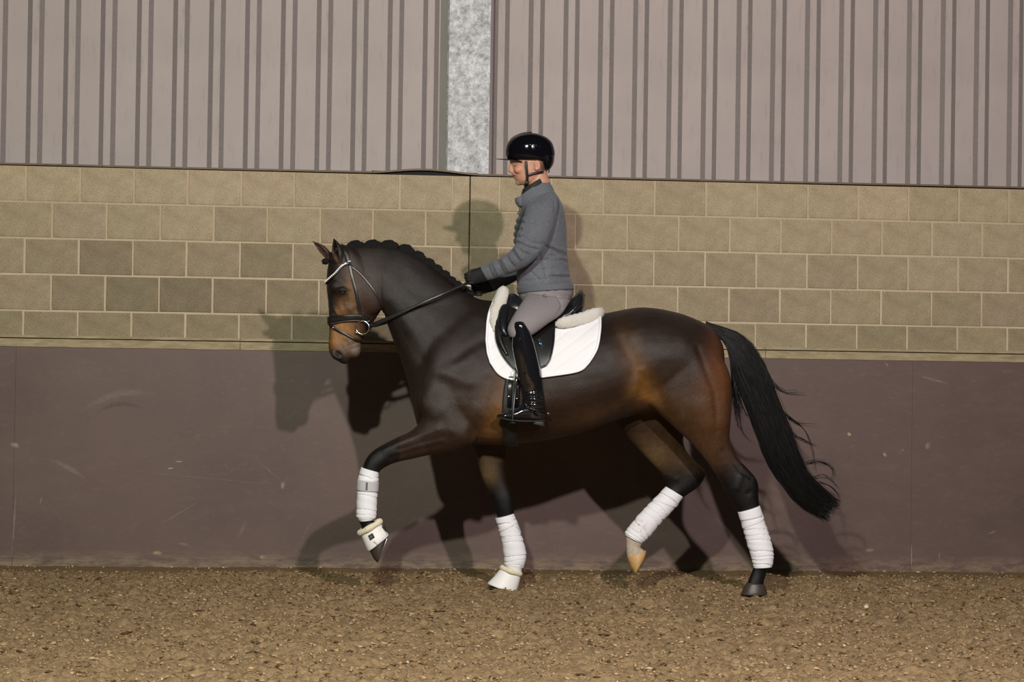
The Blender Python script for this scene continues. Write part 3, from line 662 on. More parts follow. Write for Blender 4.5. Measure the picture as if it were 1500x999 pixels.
hp = link('hoof', mesh('hoof', *loft([(918.5, 815, 946.5, 806, yi, .035), (920.5, 822, 946, 812, yi, .041), (923.5, 830, 942.5, 821, yi, .045), (926.5, 836, 937, 830, yi, .043), (928.5, 840, 932, 837, yi, .034)], sub=4)), MAT_HOOF_L, horse)
hp['label'] = 'amber pale hoof'
# braided mane: every knob its own piece
MAT_MANE = simple('black_mane_hair', (.0045, .0042, .0045), .55, .3, bump=.8, bscale=240, var=.4, vscale=120)
def knob_mesh():
    v, f = ball((0, 0, 0), 1, 1, 1, 18, 12); out = []
    for p in v:
        a = math.atan2(p[2], p[0]); s = 1 + .07 * sin(5 * a + 7 * p[1]) + .05 * sin(9 * p[0] - 4 * p[1]); out.append((p[0] * s, p[1] * s, p[2] * s))
    return mesh('mane_braid', out, f)
km = knob_mesh(); km.materials.append(MAT_MANE); km.polygons.foreach_set('use_smooth', [True] * len(km.polygons))
for px, py, rx, rz, rot in ((521, 359.5, 13, 9.5, 0), (546, 357.5, 12.5, 8.5, 0), (570, 358.5, 13, 9, 6), (595, 365, 12, 9, 22), (613.5, 374, 10.5, 8, 32), (629, 384, 9.5, 7.5, 36), (641, 392.5, 8, 7, 40), (652, 401, 8, 7, 42), (662, 409, 7.5, 6, 40), (671, 415.5, 7, 6, 38), (680, 421.5, 6.5, 5, 36), (689, 427.5, 6, 5, 34)):
    o = bpy.data.objects.new('mane_braid', km); COL.objects.link(o); o.parent = horse; o.location = P(px, py + 2.2, -.006); o.rotation_euler = (0, radians(rot), 0); o.scale = (rx * 1.06 / M_PX, .024, rz / M_PX)
o = bpy.data.objects.new('forelock_braid', km); COL.objects.link(o); o.parent = horse; o.location = P(476.5, 383, .01); o.scale = (5.5 / M_PX, .02, 4.5 / M_PX)
wisps = []
for i in range(150):
    q = random.random(); px = 515 + 185 * q; 
    top = np.interp(px, [500, 560, 600, 640, 690, 715], [353, 351, 358, 385, 422, 436]); b = P(px, top + 3, random.uniform(-.012, .012)); L = random.uniform(.008, .022)
    wisps.append(tube([b, b + np.array([random.uniform(-.5, .5) * L, random.uniform(-.5, .5) * L, L * .7])], [.0007, .0003], 3, 1, cap=False))
link('mane_wisps', mesh('mane_wisps', *join(wisps)), MAT_MANE, horse)['kind'] = 'stuff'
# tail: solid core with strands over it
TL = [(1034, 472, 1046, 492), (1052, 478, 1058, 497), (1078, 487, 1066, 512), (1100, 505, 1072, 535), (1118, 535, 1082, 565), (1132, 570, 1097, 600), (1148, 610, 1112, 640), (1163, 650, 1128, 680), (1180, 690, 1150, 712), (1203, 715, 1172, 738), (1218, 728, 1195, 752)]
core = loft([(a, b, c_, d_, .0, w) for (a, b, c_, d_), w in zip(TL, (.028, .036, .045, .052, .055, .056, .055, .052, .046, .036, .020))], nring=20, sub=4)
core = ([p + rng.normal(0, .0012, 3) for p in core[0]], core[1]); ST = []
tc_ = cr([(a, b, c_, d_) for a, b, c_, d_ in TL], 1)
for i in range(1500):
    s = random.uniform(-1, 1) * 1.04; s = math.copysign(abs(s) ** .8, s); dep = random.choice((-1, -1, 1)) * sqrt(max(0, 1.05 - s * s)) * random.uniform(.8, 1.08); s0 = random.randrange(0, 4); e0 = min(len(TL) - 1, random.randrange(7, len(TL) + 3)); pts = []; rr = []
    wid = (.028, .036, .045, .052, .055, .056, .055, .052, .046, .040, .030); dr = random.gauss(0, .05)
    for k in range(s0, e0 + 1):
        a, b, c_, d_ = TL[k]; q = (s * (1 + .05 * sin(k + i)) + 1) / 2 + dr * (k - s0) / 8; pts.append(P(c_ + (a - c_) * q, d_ + (b - d_) * q, dep * wid[k]) + rng.normal(0, .0018, 3)); rr.append(.0013)
    if e0 == len(TL) - 1 and random.random() < .8:
        d = pts[-1] - pts[-2]; L = random.uniform(.2, 1.0); pts.append(pts[-1] + d * L * .5 + rng.normal(0, .004, 3)); pts.append(pts[-1] + d * L * .35 + rng.normal(0, .008, 3)); rr += [.001, .0004]
    else: rr[-1] = .0004
    if len(pts) > 2: ST.append(tube(pts, rr, 3, 2, cap=False))
FLY = [[(1128, 560), (1140, 570), (1155, 576), (1180, 577)], [(1126, 553), (1138, 566), (1152, 574), (1170, 573)], [(1135, 590), (1150, 606), (1165, 618), (1180, 622)], [(1138, 600), (1155, 612), (1168, 620), (1196, 623)], [(1150, 630), (1170, 640), (1186, 650), (1196, 652)], [(1155, 610), (1178, 630), (1190, 660), (1194, 690)],
       [(1180, 677), (1200, 676), (1218, 684), (1224, 698)], [(1182, 680), (1203, 677), (1221, 688), (1220, 704)], [(1190, 700), (1205, 697), (1218, 703), (1228, 715)], [(1200, 706), (1215, 712), (1226, 722), (1231, 735)], [(1152, 620), (1166, 640), (1180, 646), (1190, 650)],
       [(1074, 530), (1075, 570), (1080, 600), (1083, 625)], [(1078, 560), (1082, 600), (1088, 632), (1101, 648)], [(1082, 570), (1086, 590), (1093, 607), (1098, 612)], [(1075, 540), (1077, 590), (1081, 618), (1084, 630)], [(1072, 520), (1073, 560), (1077, 590), (1082, 607)], [(1090, 580), (1093, 590), (1100, 600), (1102, 616)]]
for pts in FLY:
    for k in range(6):
        j = random.uniform(-1, 1) * 2.2; ST.append(tube([P(x + random.gauss(0, 1) + j * (i > 0), y + random.gauss(0, 1) + j, random.uniform(-.03, .03)) for i, (x, y) in enumerate(pts)], [.0016, .0013, .0009, .0004], 3, 4, cap=False))
for i in range(90):     # thin lock hanging at the inside of the tail
    x0 = random.uniform(1067, 1078); x1 = x0 + random.uniform(5, 12); ST.append(tube([P(x0, 505 + random.uniform(0, 15), random.uniform(-.03, .02)), P(x0 + 3, 540, random.uniform(-.03, .02)), P((x0 + x1) / 2 + 1, 572, random.uniform(-.02, .02)), P(x1, random.uniform(590, 618), random.uniform(-.02, .02))], [.0014, .0015, .0012, .0004], 3, 3, cap=False))
MAT_TAIL = simple('black_tail_hair', (.005, .0046, .005), .42, .4)
link('tail', mesh('tail', *join([core] + ST)), MAT_TAIL, horse)

# ================================================================== TACK
def ribbon(c, N, width, thick):
    c = np.asarray(c, float); N = np.asarray(N, float); T = np.gradient(c, axis=0); T /= np.linalg.norm(T, axis=1)[:, None] + 1e-9
    V, Fc = [], []; m = len(c); w = width if np.ndim(width) else np.full(m, width)
    for j in range(m):
        n = N[j] - T[j] * (N[j] @ T[j]); n /= np.linalg.norm(n) + 1e-9; b = np.cross(T[j], n)
        for s_, h_ in ((-1, 0), (-1, .7), (-.8, 1), (.8, 1), (1, .7), (1, 0)): V.append(c[j] + b * (s_ * w[j] / 2) + n * (h_ * thick))
    for j in range(m - 1):
        for i in range(6): q = (i + 1) % 6; Fc.append((j * 6 + i, j * 6 + q, j * 6 + 6 + q, j * 6 + 6 + i))
    Fc.append(tuple(range(6))[::-1]); Fc.append(tuple((m - 1) * 6 + i for i in range(6)))
    return V, Fc
def smooth_path(a, it=3):
    a = np.asarray(a, float).copy()
    for _ in range(it): a[1:-1] = .25 * a[:-2] + .5 * a[1:-1] + .25 * a[2:]
    return a
def strap(guides, width, thick=.004, lift=.002, sub=6):
    g = cr(guides, sub); L, N = [], []
    for p in g: q, n = snap(p, lift); L.append(q); N.append(n)
    return ribbon(smooth_path(L, 3), smooth_path(N, 4), width, thick)
def near(pts, side=-1): return [hit(x, y, side) for x, y in pts]

MAT_LEATHER = simple('black_leather', (.010, .009, .009), .33, .5, var=.3, vscale=40, bump=.15, bscale=300)
MAT_LEATHER_S = simple('black_padded_leather', (.009, .0095, .012), .28, .55, bump=.12, bscale=180)
MAT_STEEL = simple('polished_steel', (.75, .73, .70), .16, metal=1.0)
MAT_WRAP = simple('white_fleece_wrap', (.80, .79, .83), .85, .2, bump=.35, bscale=260, sheen=.2)
MAT_FLEECE = None
t = NT('cream_fleece'); c = t.coord(); n = t.noise(c, 120, 4, .7); n2 = t.noise(c, 420, 3, .7)
t.set(color=t.mixc(n, (.74, .69, .60), (.92, .89, .83)), rough=.95, spec=.1, sheen=.4); t.bump(t.math('ADD', n, t.math('MULTIPLY', n2, .5)), .9, .012); MAT_FLEECE = t.m
MAT_FLEECE_Y = simple('yellowed_fleece', (.80, .73, .52), .95, .1, var=.15, vscale=90, bump=.8, bscale=160, bdist=.008, sheen=.3)
MAT_BELL = simple('white_rubber_boot', (.84, .82, .80), .5, .4, var=.06, vscale=20)
MAT_GREYTAB = simple('grey_hook_tape', (.50, .49, .51), .8, bump=.4, bscale=400)
MAT_BLACK = simple('matt_black', (.012, .012, .012), .6)

# --- leg wraps
def wrap(secs, label, turns=8, tab=None, stain=None):
    root = empty('leg_wrap', P((secs[-1][0] + secs[-1][2]) / 2, (secs[-1][1] + secs[-1][3]) / 2, secs[-1][4])); tag(root, label, 'leg wrap', 'white polo wraps on the bay horse')
    def rf(s, t_):
        ph = (s * turns + t_ / (2 * pi) + .35 * sin(s * 17) + .06 * sin(3 * t_)) % 1.0
        return 1 + .06 * (ph - .5) - .09 * math.exp(-((ph) / .055) ** 2) + .010 * sin(7 * s * turns + 2 * t_)
    link('wrap', mesh('wrap', *loft(secs, 48, 22, rf)), MAT_WRAP if stain is None else stain, root)
    # slanting free end of the fleece at the top
    def patch(s0, s1, t0, t1, lift, slant=0.0, n=10):
        S = cr([tuple(s) + (0.0, 2.0) for s in secs], 14); m = len(S); V, Fc = [], []
        for a in range(n + 1):
            for b in range(n + 1):
                t_ = t0 + (t1 - t0) * b / n; sp = s0 + (s1 - s0) * a / n + slant * (b / n - .5); f_ = min(max(sp, 0), 1) * (m - 1); i = min(int(f_), m - 2); r = S[i] + (S[i + 1] - S[i]) * (f_ - i)
                A, B = P(r[0], r[1], r[4]), P(r[2], r[3], r[4]); V.append((A + B) / 2 + ((A - B) / 2 * cos(t_) + np.array([0, r[5], 0]) * sin(t_)) * (1.03 + lift))
        k = len(V); ctr = np.mean(V, axis=0); V += [p + (P(0, 0, 0) * 0 + np.array([0, .004, 0])) for p in V]
        for a in range(n):
            for b in range(n):
                i = a * (n + 1) + b; Fc += [(i, i + 1, i + n + 2, i + n + 1), (k + i, k + i + n + 1, k + i + n + 2, k + i + 1)]
        per = [(a, 0) for a in range(n)] + [(n, b) for b in range(n)] + [(a, n) for a in range(n, 0, -1)] + [(0, b) for b in range(n, 0, -1)]; per = [a * (n + 1) + b for a, b in per]
        for i in range(len(per)): q = per[(i + 1) % len(per)]; Fc.append((per[i], q, k + q, k + per[i]))
        return V, Fc
    link('top_turn', mesh('top_turn', *loft([secs[0], tuple(x + (y - x) * .55 for x, y in zip(secs[0], secs[1]))], 40, 6, lambda s, t_: 1.035 + .012 * sin(2 * t_ + 3 * s))), MAT_WRAP, root)
    link('wrap_end', mesh('wrap_end', *patch(.17, .215, pi * 1.04, pi * 1.96, .03, slant=.09)), MAT_WRAP, root)
    if tab:
        tb = link('closure_tab', mesh('closure_tab', *patch(*tab)), MAT_GREYTAB, root); tb['label'] = 'grey closure tab'
        s0, s1, t0, t1, l = tab; tm = (t0 + t1) / 2 + .15
        link('tab_stripe', mesh('tab_stripe', *patch(s0 + .02, s1 - .02, tm - .09, tm + .09, l + .02)), simple('tab_print', (.12, .12, .13), .8), tb)
    return root
t = NT('stained_fleece_wrap'); tc = t.n('ShaderNodeTexCoord'); q = P(937, 770, .10); vm = t.n('ShaderNodeVectorMath', operation='DISTANCE'); t.l(tc.outputs['Object'], vm.inputs[0]); vm.inputs[1].default_value = tuple(q)
nn = t.noise(tc.outputs['Object'], 60, 4); st = t.math('MULTIPLY', t.math('SUBTRACT', 1.0, t.math('DIVIDE', vm.outputs['Value'], .055), True), t.ramp(nn, [(.45, 0.0), (.62, .8)]))
t.set(color=t.mixc(st, (.80, .79, .83), (.42, .27, .15)), rough=.85, spec=.2, sheen=.2); t.bump(t.noise(tc.outputs['Object'], 260, 3), .35, .003); MAT_WRAP_ST = t.m
wrap([(529.5, 684.5, 554, 691.5, yf, .049), (524, 702, 554, 706, yf, .054), (523, 722, 553, 724, yf, .053), (522.5, 741, 552, 741, yf, .053), (522, 756, 551, 756, yf, .052), (527, 764, 548, 761, yf, .042)], 'white fleece wrap with grey closure tab on the raised front leg', 7, (.20, .36, pi * 1.03, pi * 1.93, .05))
wrap([(726, 759, 752, 752, yg, .048), (730, 774, 758, 767, yg, .053), (735, 793, 765, 787, yg, .054), (738, 812, 770, 805, yg, .055), (739, 826, 770, 820, yg, .053), (742, 835, 764, 837, yg, .042)], 'white fleece wrap on the straight front leg that stands on the sand', 7, (.16, .34, pi * .72, pi * 1.18, .05))
wrap([(1081.5, 750, 1112, 740.5, yh, .054), (1088, 773, 1121, 767, yh, .056), (1095, 798, 1130, 794, yh, .056), (1101, 818, 1133, 814, yh, .055), (1104, 832, 1131, 830, yh, .048)], 'clean white fleece wrap on the hind leg standing below the tail', 9)
wrap([(976, 713, 1000, 728, yi, .050), (961, 728, 988, 745, yi, .054), (944, 745, 970, 764, yi, .053), (928, 763, 954, 783, yi, .054), (916.5, 778, 943, 794, yi, .052), (916, 784, 938, 796, yi, .046)], 'white fleece wrap with a brown dirt mark on the lifted hind leg', 9, stain=MAT_WRAP_ST)

# --- bell boots
def bell(secs, collar, label, patch_at=None):
    root = empty('bell_boot', P((secs[-1][0] + secs[-1][2]) / 2, (secs[-1][1] + secs[-1][3]) / 2, secs[-1][4])); tag(root, label, 'bell boot', 'white bell boots on the front hooves')
    # flared shell with thickness
    ins = [tuple(a) for a in secs[::-1]]; sh = []
    for (ax, ay, bx, by, y, w) in ins: mx, my = (ax + bx) / 2, (ay + by) / 2; sh.append((mx + (ax - mx) * .93, my + (ay - my) * .93, mx + (bx - mx) * .93, my + (by - my) * .93, y, w * .93))
    link('shell', mesh('shell', *loft(list(secs) + sh, 40, 3, cap=False)), MAT_BELL, root)
    ax, ay, bx, by, y, w, r = collar; A, B = P(ax, ay, y), P(bx, by, y); cpt = (A + B) / 2; e1 = (A - B) / 2
    ring = [cpt + e1 * cos(a) + np.array([0, w * sin(a), 0]) for a in np.linspace(0, 2 * pi, 25)]
    cv, cf_ = tube(ring, [r * (1 + .10 * sin(5 * k)) for k in range(25)], 12, 2, cap=False); link('fleece_collar', mesh('fleece_collar', *(cv, cf_)), MAT_FLEECE_Y, root)
    # closing flap edge
    S = secs
    def on(s, t_, k=1.03):
        f_ = s * (len(S) - 1); i = min(int(f_), len(S) - 2); r_ = np.array(S[i]) + (np.array(S[i + 1]) - np.array(S[i])) * (f_ - i); A, B = P(r_[0], r_[1], r_[4]), P(r_[2], r_[3], r_[4]); return (A + B) / 2 + ((A - B) / 2 * cos(t_) + np.array([0, r_[5], 0]) * sin(t_)) * k
    if patch_at: link('closing_flap', mesh('closing_flap', *ribbon([on(.72 + .02 * k, pi * 1.15 + k * .16) for k in range(9)], [on(.72, pi * 1.15 + k * .16) - on(.72, pi * 1.15 + k * .16, .5) for k in range(9)], .028, .003)), MAT_BELL, root)
    if patch_at:
        s0, t0, dw = patch_at; V = []
        for ds, dt in ((-1, -1), (1, -1), (1, 1), (-1, 1)): V.append(on(s0 + ds * .17, t0 + dt * dw, 1.05))
        V += [on(s0 + ds * .17, t0 + dt * dw, .95) for ds, dt in ((-1, -1), (1, -1), (1, 1), (-1, 1))]
        pm = link('badge', mesh('badge', V, [(0, 1, 2, 3), (7, 6, 5, 4), (0, 4, 5, 1), (1, 5, 6, 2), (2, 6, 7, 3), (3, 7, 4, 0)]), MAT_BLACK, root, smooth=False)
        mk = tube([on(s0 - .09, t0 - dw * .45, 1.075), on(s0 + .09, t0 - dw * .1, 1.075), on(s0 - .09, t0 + dw * .15, 1.075), on(s0 + .06, t0 + dw * .5, 1.075)], .0012, 5, 2)
        link('badge_mark', mesh('badge_mark', *mk), simple('badge_grey', (.30, .29, .28), .6), pm)
    return root
bell([(528.5, 784, 558, 766, yf, .050), (533, 795, 563, 774, yf, .055), (538, 807, 569, 782.5, yf, .062)], (527.5, 780.5, 556.5, 763.5, yf, .052, .017), 'white bell boot with a dark square badge on the raised front hoof', (.40, pi * 1.57, .22))
bell([(732, 834, 763, 843, yg, .052), (723, 845, 760, 856, yg, .060), (714.5, 853.5, 756, 868, yg, .068)], (735.5, 831.5, 761.5, 840.5, yg, .052, .015), 'plain white bell boot on the front hoof that stands on the sand')

# --- bridle
br = empty('bridle', P(510, 440, 0)); tag(br, 'black leather bridle with sparkling browband, steel bit rings and reins', 'bridle')
def part(name, geo, mat=MAT_LEATHER, par=None, smooth=True): return link(name, mesh(name, *geo), mat, par or br, smooth)
for s in (-1, 1):
    part('cheekpiece', strap(near([(512, 387), (516, 405), (521, 425), (525, 445), (528, 460), (531, 470)], s), .019))
    tl = near([(514, 390), (530, 403), (545, 422), (556, 440), (560, 450)], s); part('throatlatch', strap(tl + [P(563, 457, 0)], .013, .003))
    q = hit(531, 480, s); q[1] += s * .024
    rg = part('bit_ring', tube([q + np.array([.037 * cos(a), s * .006 * cos(a), .037 * sin(a)]) for a in np.linspace(0, 2 * pi, 33)], .0042, 10, 1, cap=False), MAT_STEEL)
    bt = hit(523, 487, s); part('bit_cheek', tube([bt + np.array([-.008, s * .004, -.004]), bt + np.array([.002, s * .014, .002])], [.008, .0095], 10, 2), MAT_STEEL)
    bk = hit(511, 383, s); part('crown_buckle', ribbon([bk + np.array([0, s * .010, .008]), bk + np.array([.002, s * .010, -.008])], [np.array([0, s, 0])] * 2, .022, .003), simple('dull_buckle', (.25, .26, .28), .35, metal=.7))
nb = near([(484, 469), (492, 467.5), (500, 466.5), (515, 465.5), (530, 466), (537, 470)]); nbr = near([(484, 469), (492, 467.5), (500, 466.5), (515, 465.5), (530, 466), (537, 470)], 1)
loop = nb[::-1] + [P(481, 469.5, 0)] + nbr + [P(543, 481, .02), P(543, 481, -.02), nb[-1]]
nsb = part('noseband', strap(loop, .044, .009))
for k, x in enumerate((489, 493, 497, 501, 504, 508)):
    p = hit(x, 466.7, -1, .012); part('noseband_stud', ball(p, .0022, .0022, .0022, 8, 6), MAT_STEEL, nsb)
part('noseband_edge', strap(near([(485, 475), (500, 471.5), (515, 469.5), (528, 469)]), .008, .013), simple('brown_leather_edge', (.05, .03, .024), .4), nsb)
fl_ = near([(484, 476), (490, 481), (505, 489), (517, 496), (524, 499)]); flr = near([(484, 476), (490, 481), (505, 489), (517, 496), (524, 499)], 1)
fs = part('flash_strap', strap(fl_[::-1] + [P(481.5, 474, 0)] + flr + [P(530, 500, .015), P(530, 500, -.015), fl_[-1]], .017, .005))
p = hit(490.5, 481, -1, .009); part('flash_buckle', tube([p + np.array([-.004, 0, .011]), p + np.array([-.012, 0, -.006])], .003, 8, 2), MAT_STEEL, fs)
bb = near([(511, 385.5), (506, 387), (500, 391), (493, 399), (486, 406)]) + [P(477.5, 413, -.02)]; bbr = near([(511, 385.5), (500, 391), (493, 399), (486, 406)], 1)
bwd = part('browband', strap(bb + [P(477, 414, 0)] + bbr[::-1], .020, .006))
MAT_CRYSTAL = simple('clear_crystal', (.97, .97, .97), .12, 1.0, coat=1.0)
km2 = mesh('crystal', *ball((0, 0, 0), 1, 1, 1, 8, 6)); km2.materials.append(MAT_CRYSTAL)
bpts = cr([(507, 386.5), (500, 391), (493, 399), (486, 406), (479.5, 412.5)], 4)
for i, (x, y) in enumerate(bpts):
    p = hit(x, y, -1, .012); r_ = .0062 if i in (0, 3) else .0050
    o = bpy.data.objects.new('crystal', km2); COL.objects.link(o); o.parent = bwd; o.location = p; o.scale = (r_, r_, r_)
cn = near([(510, 382), (508, 373), (505, 364)]); cnr = [p * np.array([1, -1, 1]) for p in cn]
part('crownpiece', strap(cn + [P(503, 355, 0)] + cnr[::-1], .028, .006))
for s, wr in ((-1, (683.5, 415, -.095)), (1, (695, 428, .095))):
    pts = [P(541.5, 478, s * .055), P(556, 472, s * .085), P(600, 452.5, s * .135), P(640, 434.5, s * .150), P(wr[0], wr[1], wr[2])]
    if s > 0: pts = [P(541.5, 478, .055), P(570, 470, .10), P(610, 455, .14), P(655, 440, .15), P(*wr)]
    c_ = cr(pts, 10); w_ = np.interp(np.linspace(0, 1, len(c_)), [0, .1, .45, .5, 1], [.026, .026, .022, .017, .015])
    rn = part('rein', ribbon(c_, [np.array([0, s, .1])] * len(c_), w_, .005))
    lp = P(541.5, 478, s * .055); part('rein_loop', tube([lp + np.array([-.012, 0, .004]), lp + np.array([.012, s * .006, .008]), lp + np.array([.03, s * .004, .010])], [.008, .010, .009], 10, 3, flat=.6), MAT_LEATHER, rn)
    p = P(546.5, 481, s * .075); part('rein_buckle', tube([p + np.array([.004, 0, .010]), p + np.array([-.006, 0, -.010])], .0028, 8, 2), MAT_STEEL, rn)

# --- saddle pad
def coons(top, bot, left, right, nu, nv):
    def ev(c, s):
        c = np.asarray(c, float); f_ = cr(c, 8); d = np.r_[0, np.cumsum(np.linalg.norm(np.diff(f_, axis=0), axis=1))]; d /= d[-1]
        return np.stack([np.interp(s, d, f_[:, 0]), np.interp(s, d, f_[:, 1])], -1)
    S, Tt = np.linspace(0, 1, nu), np.linspace(0, 1, nv); a, b, l_, r_ = ev(top, S), ev(bot, S), ev(left, Tt), ev(right, Tt); g = np.zeros((nv, nu, 2))
    for j, q in enumerate(Tt):
        for i, p in enumerate(S):
            g[j, i] = (1 - q) * a[i] + q * b[i] + (1 - p) * l_[j] + p * r_[j] - ((1 - p) * (1 - q) * a[0] + p * (1 - q) * a[-1] + (1 - p) * q * b[0] + p * q * b[-1])
    return g
def sheet(grid, side, lift, thick, over=None, smooth_n=2):
    """sheet lying on the horse: outer face + inner face + rim; 'over' adds a row on the spine"""
    nv, nu, _ = grid.shape; O = np.zeros((nv, nu, 3))
    for j in range(nv):
        for i in range(nu): O[j, i] = hit(grid[j, i, 0], grid[j, i, 1], -1, lift)
    if over is not None:
        row = np.array([snap(P(x, y, 0), lift)[0] * np.array([1, 0, 1]) for x, y in over])[None]; O = np.concatenate([row, O]); nv += 1
    for _ in range(smooth_n):
        Q = O.copy(); Q[1:-1, 1:-1] = .5 * O[1:-1, 1:-1] + .125 * (O[:-2, 1:-1] + O[2:, 1:-1] + O[1:-1, :-2] + O[1:-1, 2:]); O = Q
    du = np.gradient(O, axis=1); dv = np.gradient(O, axis=0); N = np.cross(du, dv); N /= np.linalg.norm(N, axis=2)[..., None] + 1e-9
    if np.mean(N[..., 1]) > 0: N = -N
    Of = O + N * thick; V = np.concatenate([Of.reshape(-1, 3), O.reshape(-1, 3)]); k = nv * nu; Fc = []
    for j in range(nv - 1):
        for i in range(nu - 1):
            a = j * nu + i; Fc += [(a, a + nu, a + nu + 1, a + 1), (k + a, k + a + 1, k + a + nu + 1, k + a + nu)]
    per = [j * nu for j in range(nv)] + [(nv - 1) * nu + i for i in range(1, nu)] + [j * nu + nu - 1 for j in range(nv - 2, -1, -1)] + [i for i in range(nu - 2, 0, -1)]
    for i in range(len(per)): q = per[(i + 1) % len(per)]; Fc.append((per[i], k + per[i], k + q, q))
    if side > 0: V = V * np.array([1, -1, 1]); Of = Of * np.array([1, -1, 1])
    return V, Fc, Of
t = NT('white_quilted_cotton'); sx_ = t.n('ShaderNodeSeparateXYZ'); t.l(t.n('ShaderNodeTexCoord').outputs['Object'], sx_.inputs[0])
dg_ = t.math('ADD', t.math('MULTIPLY', sx_.outputs[0], 62.0), t.math('MULTIPLY', sx_.outputs[2], -80.0)); wv = t.math('ABSOLUTE', t.math('SINE', t.math('MULTIPLY', dg_, .5))); sc = t.math('ABSOLUTE', t.math('SINE', t.math('MULTIPLY', t.math('ADD', t.math('MULTIPLY', sx_.outputs[0], 62.0), t.math('MULTIPLY', sx_.outputs[2], 80.0)), .5)))
t.set(color=(.80, .79, .82), rough=.75, spec=.25); t.bump(t.math('POWER', t.math('MINIMUM', wv, t.math('ADD', sc, .45)), .35), .35, .012); MAT_PAD = t.m
MAT_PIPE = simple('white_piping', (.86, .85, .88), .6)
pad = empty('saddle_pad', P(795, 550, -.25)); tag(pad, 'white quilted saddle pad with cream fleece trim under the black saddle', 'saddle pad')
left = [(724, 440), (715, 465), (713, 492), (714, 515), (719, 532)]; bot = [(719, 532), (731, 548), (749, 556), (775, 554.5), (805, 551), (838, 546), (853, 541), (862, 533)]; right = [(880, 466), (879, 487), (874, 512), (862, 533)]; top = [(724, 440), (760, 456), (810, 470), (850, 470), (880, 466)]
g = coons(top, bot, left, right, 40, 30); spine = [(x, np.interp(x, [720, 760, 800, 850, 885], [436, 450, 462, 464, 460])) for x in g[0, :, 0]]
for s in (-1, 1):
    V, Fc, Of = sheet(g, s, .004, .012, spine); body_ = link('pad_panel', mesh('pad_panel', V, Fc), MAT_PAD, pad)
    edge = np.concatenate([Of[1:, 0], Of[-1, 1:], Of[-2:0:-1, -1]]); edge = edge[::1] + np.array([0, s * .002, 0]); part('piping', tube(edge, .0075, 8, 2), MAT_PIPE, pad)
# fleece rolls
def fleece(path, rad, name):
    v, f = tube(path, rad, 18, 6); v = [p + .0028 * np.array([sin(p[0] * 410 + p[2] * 200), sin(p[2] * 330 + p[0] * 170), sin(p[0] * 290 - p[2] * 350)]) for p in np.array(v)]
    return part(name, (v, f), MAT_FLEECE, pad)
fr = near([(725, 487), (724, 470), (726, 452), (731, 438)]); frr = [p * np.array([1, -1, 1]) for p in fr]; off = np.array([0, -.016, 0])
fleece([p + off for p in fr] + [P(736, 430, -.05), P(737, 429, 0), P(736, 430, .05)] + [p - off for p in frr[::-1]], [.012, .030, .036, .038, .036, .034, .036, .038, .036, .030, .012], 'front_fleece')
def fleece_sheet(top_, bot_, l_, r_, side, lift, thick, name):
    gg = coons(top_, bot_, l_, r_, 26, 8); V, Fc, Of = sheet(gg, side, lift, thick)
    V = np.array([p + .0026 * np.array([sin(p[0] * 410 + p[2] * 200), sin(p[2] * 330 + p[0] * 170), sin(p[0] * 290 - p[2] * 350)]) for p in V]); return link(name, mesh(name, V, Fc), MAT_FLEECE, pad)
rp = [P(813, 475, -.200), P(822, 473.5, -.196), P(838, 470.5, -.180), P(855, 466.5, -.155), P(870, 461, -.125), P(876, 459.5, -.09), P(878, 458, -.04)]
fleece(rp + [P(878, 457.5, 0)] + [p * np.array([1, -1, 1]) for p in rp[::-1]], [.012, .031, .036, .037, .037, .033, .030, .030, .030, .033, .037, .037, .036, .031, .012], 'rear_fleece')
q = hit(753, 549, -1, .018); part('girth_loop', ribbon([q + np.array([-.018, 0, 0]), q + np.array([.018, 0, 0])], [np.array([0, -1, 0])] * 2, .028, .006), MAT_PIPE, pad)

# --- saddle
sd = empty('saddle', P(790, 470, 0)); tag(sd, 'black leather dressage saddle with knee rolls, girth and stirrups', 'saddle')
sm = remesh('seat', [loft([(736, 446, 737, 458, 0, .03), (742, 434, 741, 464, 0, .075, .2), (752, 429.5, 752, 470, 0, .095, .2), (764, 437, 764, 474, 0, .105, .1), (780, 449, 780, 478, 0, .12), (805, 454, 805, 480, 0, .155), (826, 448, 824, 478, 0, .175), (841, 434, 837, 472, 0, .165), (849.5, 424.5, 848, 464, 0, .135), (854.5, 428, 853.5, 456, 0, .085), (856, 438, 855.5, 448, 0, .03)], 28, 5)], .006, 3)
link('seat', sm, MAT_LEATHER_S, sd)
part('cantle_welt', tube([P(840, 458, -.165), P(851, 446, -.13), P(855.5, 434, -.07), P(856, 431, 0), P(855.5, 434, .07), P(851, 446, .13), P(840, 458, .165)], .006, 8, 5), MAT_LEATHER, sd)
fg = coons([(741, 437), (760, 449), (790, 462), (812, 472)], [(752, 541), (762, 549), (783, 543.5), (800, 537)], [(741, 437), (729, 456), (725.5, 480), (728, 505), (738, 525), (752, 541)], [(812, 472), (812, 490), (810.5, 510), (806, 528), (800, 537)], 22, 22)
